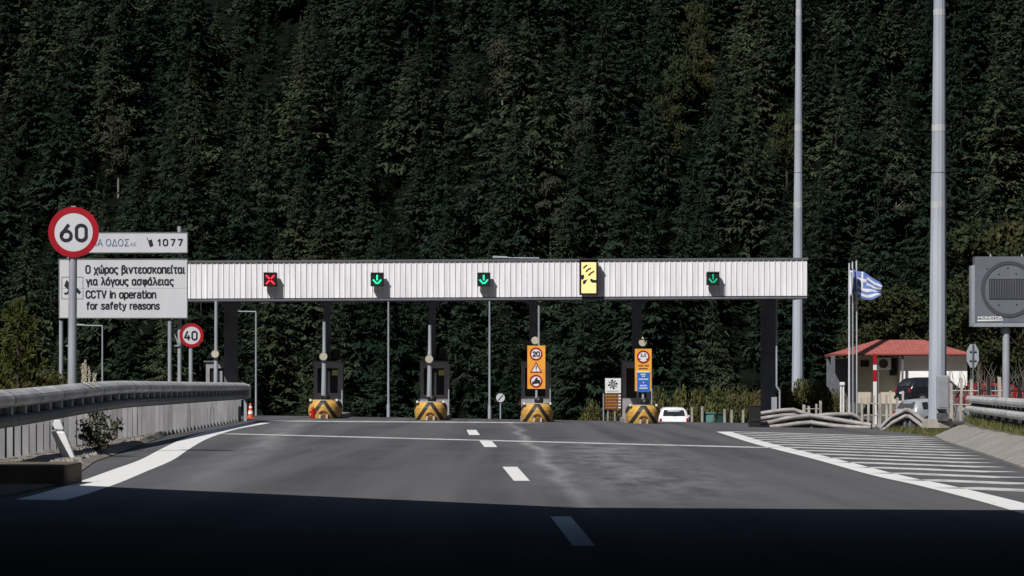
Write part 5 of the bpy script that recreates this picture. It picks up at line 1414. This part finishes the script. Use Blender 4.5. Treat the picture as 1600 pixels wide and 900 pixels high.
bl = [(1030, 606, 'just right of the blue notice board'), (1062, 602, 'above the white car'), (1092, 604, 'above the marker post beside the teal cabinet'), (1122, 600, 'above the dark green cabinet'), (1152, 603, 'left of the dark end column'), (1180, 607, 'half hidden behind the dark end column'), (925, 625, 'left of the information board'), (972, 618, 'behind the information board')]
for k, (px, ty, w) in enumerate(bl): bush(px, 205 + k % 3 * 3, ty, 52, 'rounded olive bush ' + w, GB, k=k)
bl = [(1228, 600, 'at the foot of the slimmer lamp mast'), (1252, 588, 'right in front of the slimmer lamp mast'), (1280, 592, 'left of the house porch'), (1300, 606, 'beside the white gate posts'), (1240, 622, 'just above the ramped guardrails')]
for k, (px, ty, w) in enumerate(bl): bush(px, 160 + k % 2 * 6, ty, 48, 'green bush ' + w, 'green bushes right of the canopy', k=k + 1)
bush(80, 74, 574, 78, 'low leafy bush behind the left parapet below the 60 sign', base=.9, k=2)
bush(25, 76, 582, 70, 'low bush behind the left parapet at the picture edge', base=.9, k=3)
# dark weeds by the broken marker
wd = []
for s in range(2):
    cl = [(.0, 0, .5, .32), (.28, .05, .75, .28), (.5, -.1, .45, .26), (.3, 0, .25, .25), (.72, 0, .62, .2)]
    st_ = MB(); [st_.cyl((.2, 0, 0), (.2 + .15 * k - .3, 0, .7), .015, .006, 5) for k in range(5)]
    wd.append((quads_mesh('foliage', leaf_crown(s + 90, cl, 1900, .045, .9), [K['dark_bush']]), st_.mesh('stem', K['bark'])))
x, y_ = U(128, 716)
plant('weed', 'dark straggly weed growing at the parapet foot behind the broken marker', 'weed', (x - .1, y_ + 1.6, zg(x, y_) + .04), 0, (.85, .95), wd[0], ('foliage', 'stem'))
x, y_ = U(162, 706)
plant('weed', 'small dark weed beside the parapet panels, right of the broken marker', 'weed', (x - .5, y_ + 1, zg(x, y_) + .04), 1.0, (.4, .5), wd[1], ('foliage', 'stem'))
# young pine on the left
rg = np.random.default_rng(7); Q = []
mb = MB(); mb.cyl((0, 0, 0), (.03, 0, 3.0), .07, .03, 8)
for k in range(34):
    z = .25 + 2.6 * (k / 34); a = k * 2.4; l = (1.15 - .28 * z) * rg.uniform(.75, 1.15); dirv = np.array([math.cos(a), math.sin(a), .55]); dirv /= np.linalg.norm(dirv)
    p0 = np.array([0, 0, z]); p1 = p0 + dirv * l; mb.cyl(tuple(p0), tuple(p1), .022, .012, 5)
    for j in range(90):
        u = .35 + .65 * rg.random(); p = p0 + (p1 - p0) * u; dn = dirv * .6 + rg.normal(size=3) * .55; dn /= np.linalg.norm(dn)
        sd = np.cross(dn, rg.normal(size=3)); sd /= np.linalg.norm(sd); q_ = p + dn * rg.uniform(.12, .26)
        Q.append([p - sd * .013, p + sd * .013, q_ + sd * .008, q_ - sd * .008])
for j in range(120):
    p = np.array([.03, 0, 2.7 + .35 * rg.random()]); dn = np.array([0, 0, 1.0]) + rg.normal(size=3) * .5; dn /= np.linalg.norm(dn); sd = np.cross(dn, rg.normal(size=3)); sd /= np.linalg.norm(sd)
    q_ = p + dn * .22; Q.append([p - sd * .013, p + sd * .013, q_ + sd * .008, q_ - sd * .008])
pm = (quads_mesh('crown', np.array(Q), [K['pine']]), mb.mesh('trunk', K['bark']))
d = 72.0; zb = .55
H = PZ(474, d) - zb
plant('young_pine', 'young bright green pine at the left picture edge behind the parapet', 'tree', (PX(28, d), d, zb), 0, (.8, H / 3.1), pm)
# pale dry flower stalks
mb = MB(); fl = MB(); rng = random.Random(4)
for k in range(12):
    px = 127 + rng.random() * 26; ty = 560 + abs(px - 134) * 1.3 + rng.uniform(0, 8); d = 71.5; xx = PX(px, d) - PX(140, d); H = PZ(ty, d) - .9
    mb.cyl((xx * .7, 0, 0), (xx, 0, H), .012, .008, 5)
    for j in range(10):
        zz = H * (.55 + .45 * j / 10); s = .016 * rng.uniform(.6, 1.4); ox = rng.uniform(-.04, .04)
        fl.cyl((xx + ox, -.01, zz), (xx + ox, -.01, zz + s * 1.8), s, s * .5, 6)
t = thing('flower_stalks', 'pale dry flower stalks behind the left parapet, right of the 60 pole', 'plant', (PX(140, 71.5), 71.5, .9))
mb.build('stalk', K['dry_stalk'], t); fl.build('blossom', K['dry_stalk'], t)
# bank that carries the plants behind the parapet
bkm = MB(); rows = []
for i in range(30):
    y = 50 + i * 3; r = []
    for j in range(8):
        x = rail_x(y) - .25 - j * 1.5; r.append((x, y, zg(x, y) + .02 + .85 * sm((j - .6) / 1.4) * (.9 + .15 * math.sin(i * .9 + j)) * (1 - sm((y - 118) / 14))))
    rows.append(r)
bkm.grid(rows, smooth=True); structure(bkm.build('bank', K['soil']))
# verge grass
gq = []; rg = np.random.default_rng(11)
def blades(n, fx_):
    for _ in range(n):
        x, y = fx_(); z = zg(x, y); h_ = rg.uniform(.08, .30); a = rg.uniform(0, 6.28); w = .014
        lx, ly = rg.normal() * .08, rg.normal() * .08
        gq.append([[x - w * math.cos(a), y - w * math.sin(a), z], [x + w * math.cos(a), y + w * math.sin(a), z], [x + lx + .002, y + ly, z + h_], [x + lx - .002, y + ly, z + h_]])
def f_right():
    y = rg.uniform(72, 130); return xr(y) + 1.1 + abs(rg.normal()) * .9, y
blades(14000, f_right)
def f_mast():
    return rg.uniform(15.6, 20), rg.uniform(119, 134)
blades(6000, f_mast)
tag_o = bpy.data.objects.new('grass', quads_mesh('grass', np.array(gq), [K['grass']])); C.objects.link(tag_o)
tag(tag_o, 'short green grass along the right verge', 'grass', kind='stuff')
# bare brushwood behind the right pickets
mb = MB(); rng = random.Random(14)
for k in range(60):
    x = rng.uniform(-2.6, 2.6); p = Vector((x, rng.uniform(-.5, .5), 0)); dv = Vector((rng.uniform(-.4, .4), rng.uniform(-.3, .3), 1))
    for s in range(4):
        q2 = p + dv * rng.uniform(.35, .7); mb.cyl(p, q2, .022 - .004 * s, .017 - .004 * s, 5); p = q2; dv = (dv + Vector((rng.uniform(-.5, .5), rng.uniform(-.3, .3), 0)))
t = thing('bare_shrub', 'bare brown twiggy shrub behind the tall pickets on the right', 'shrub', (PX(1570, 134), 134, .3))
mb.build('twigs', K['grey_bark'], t)
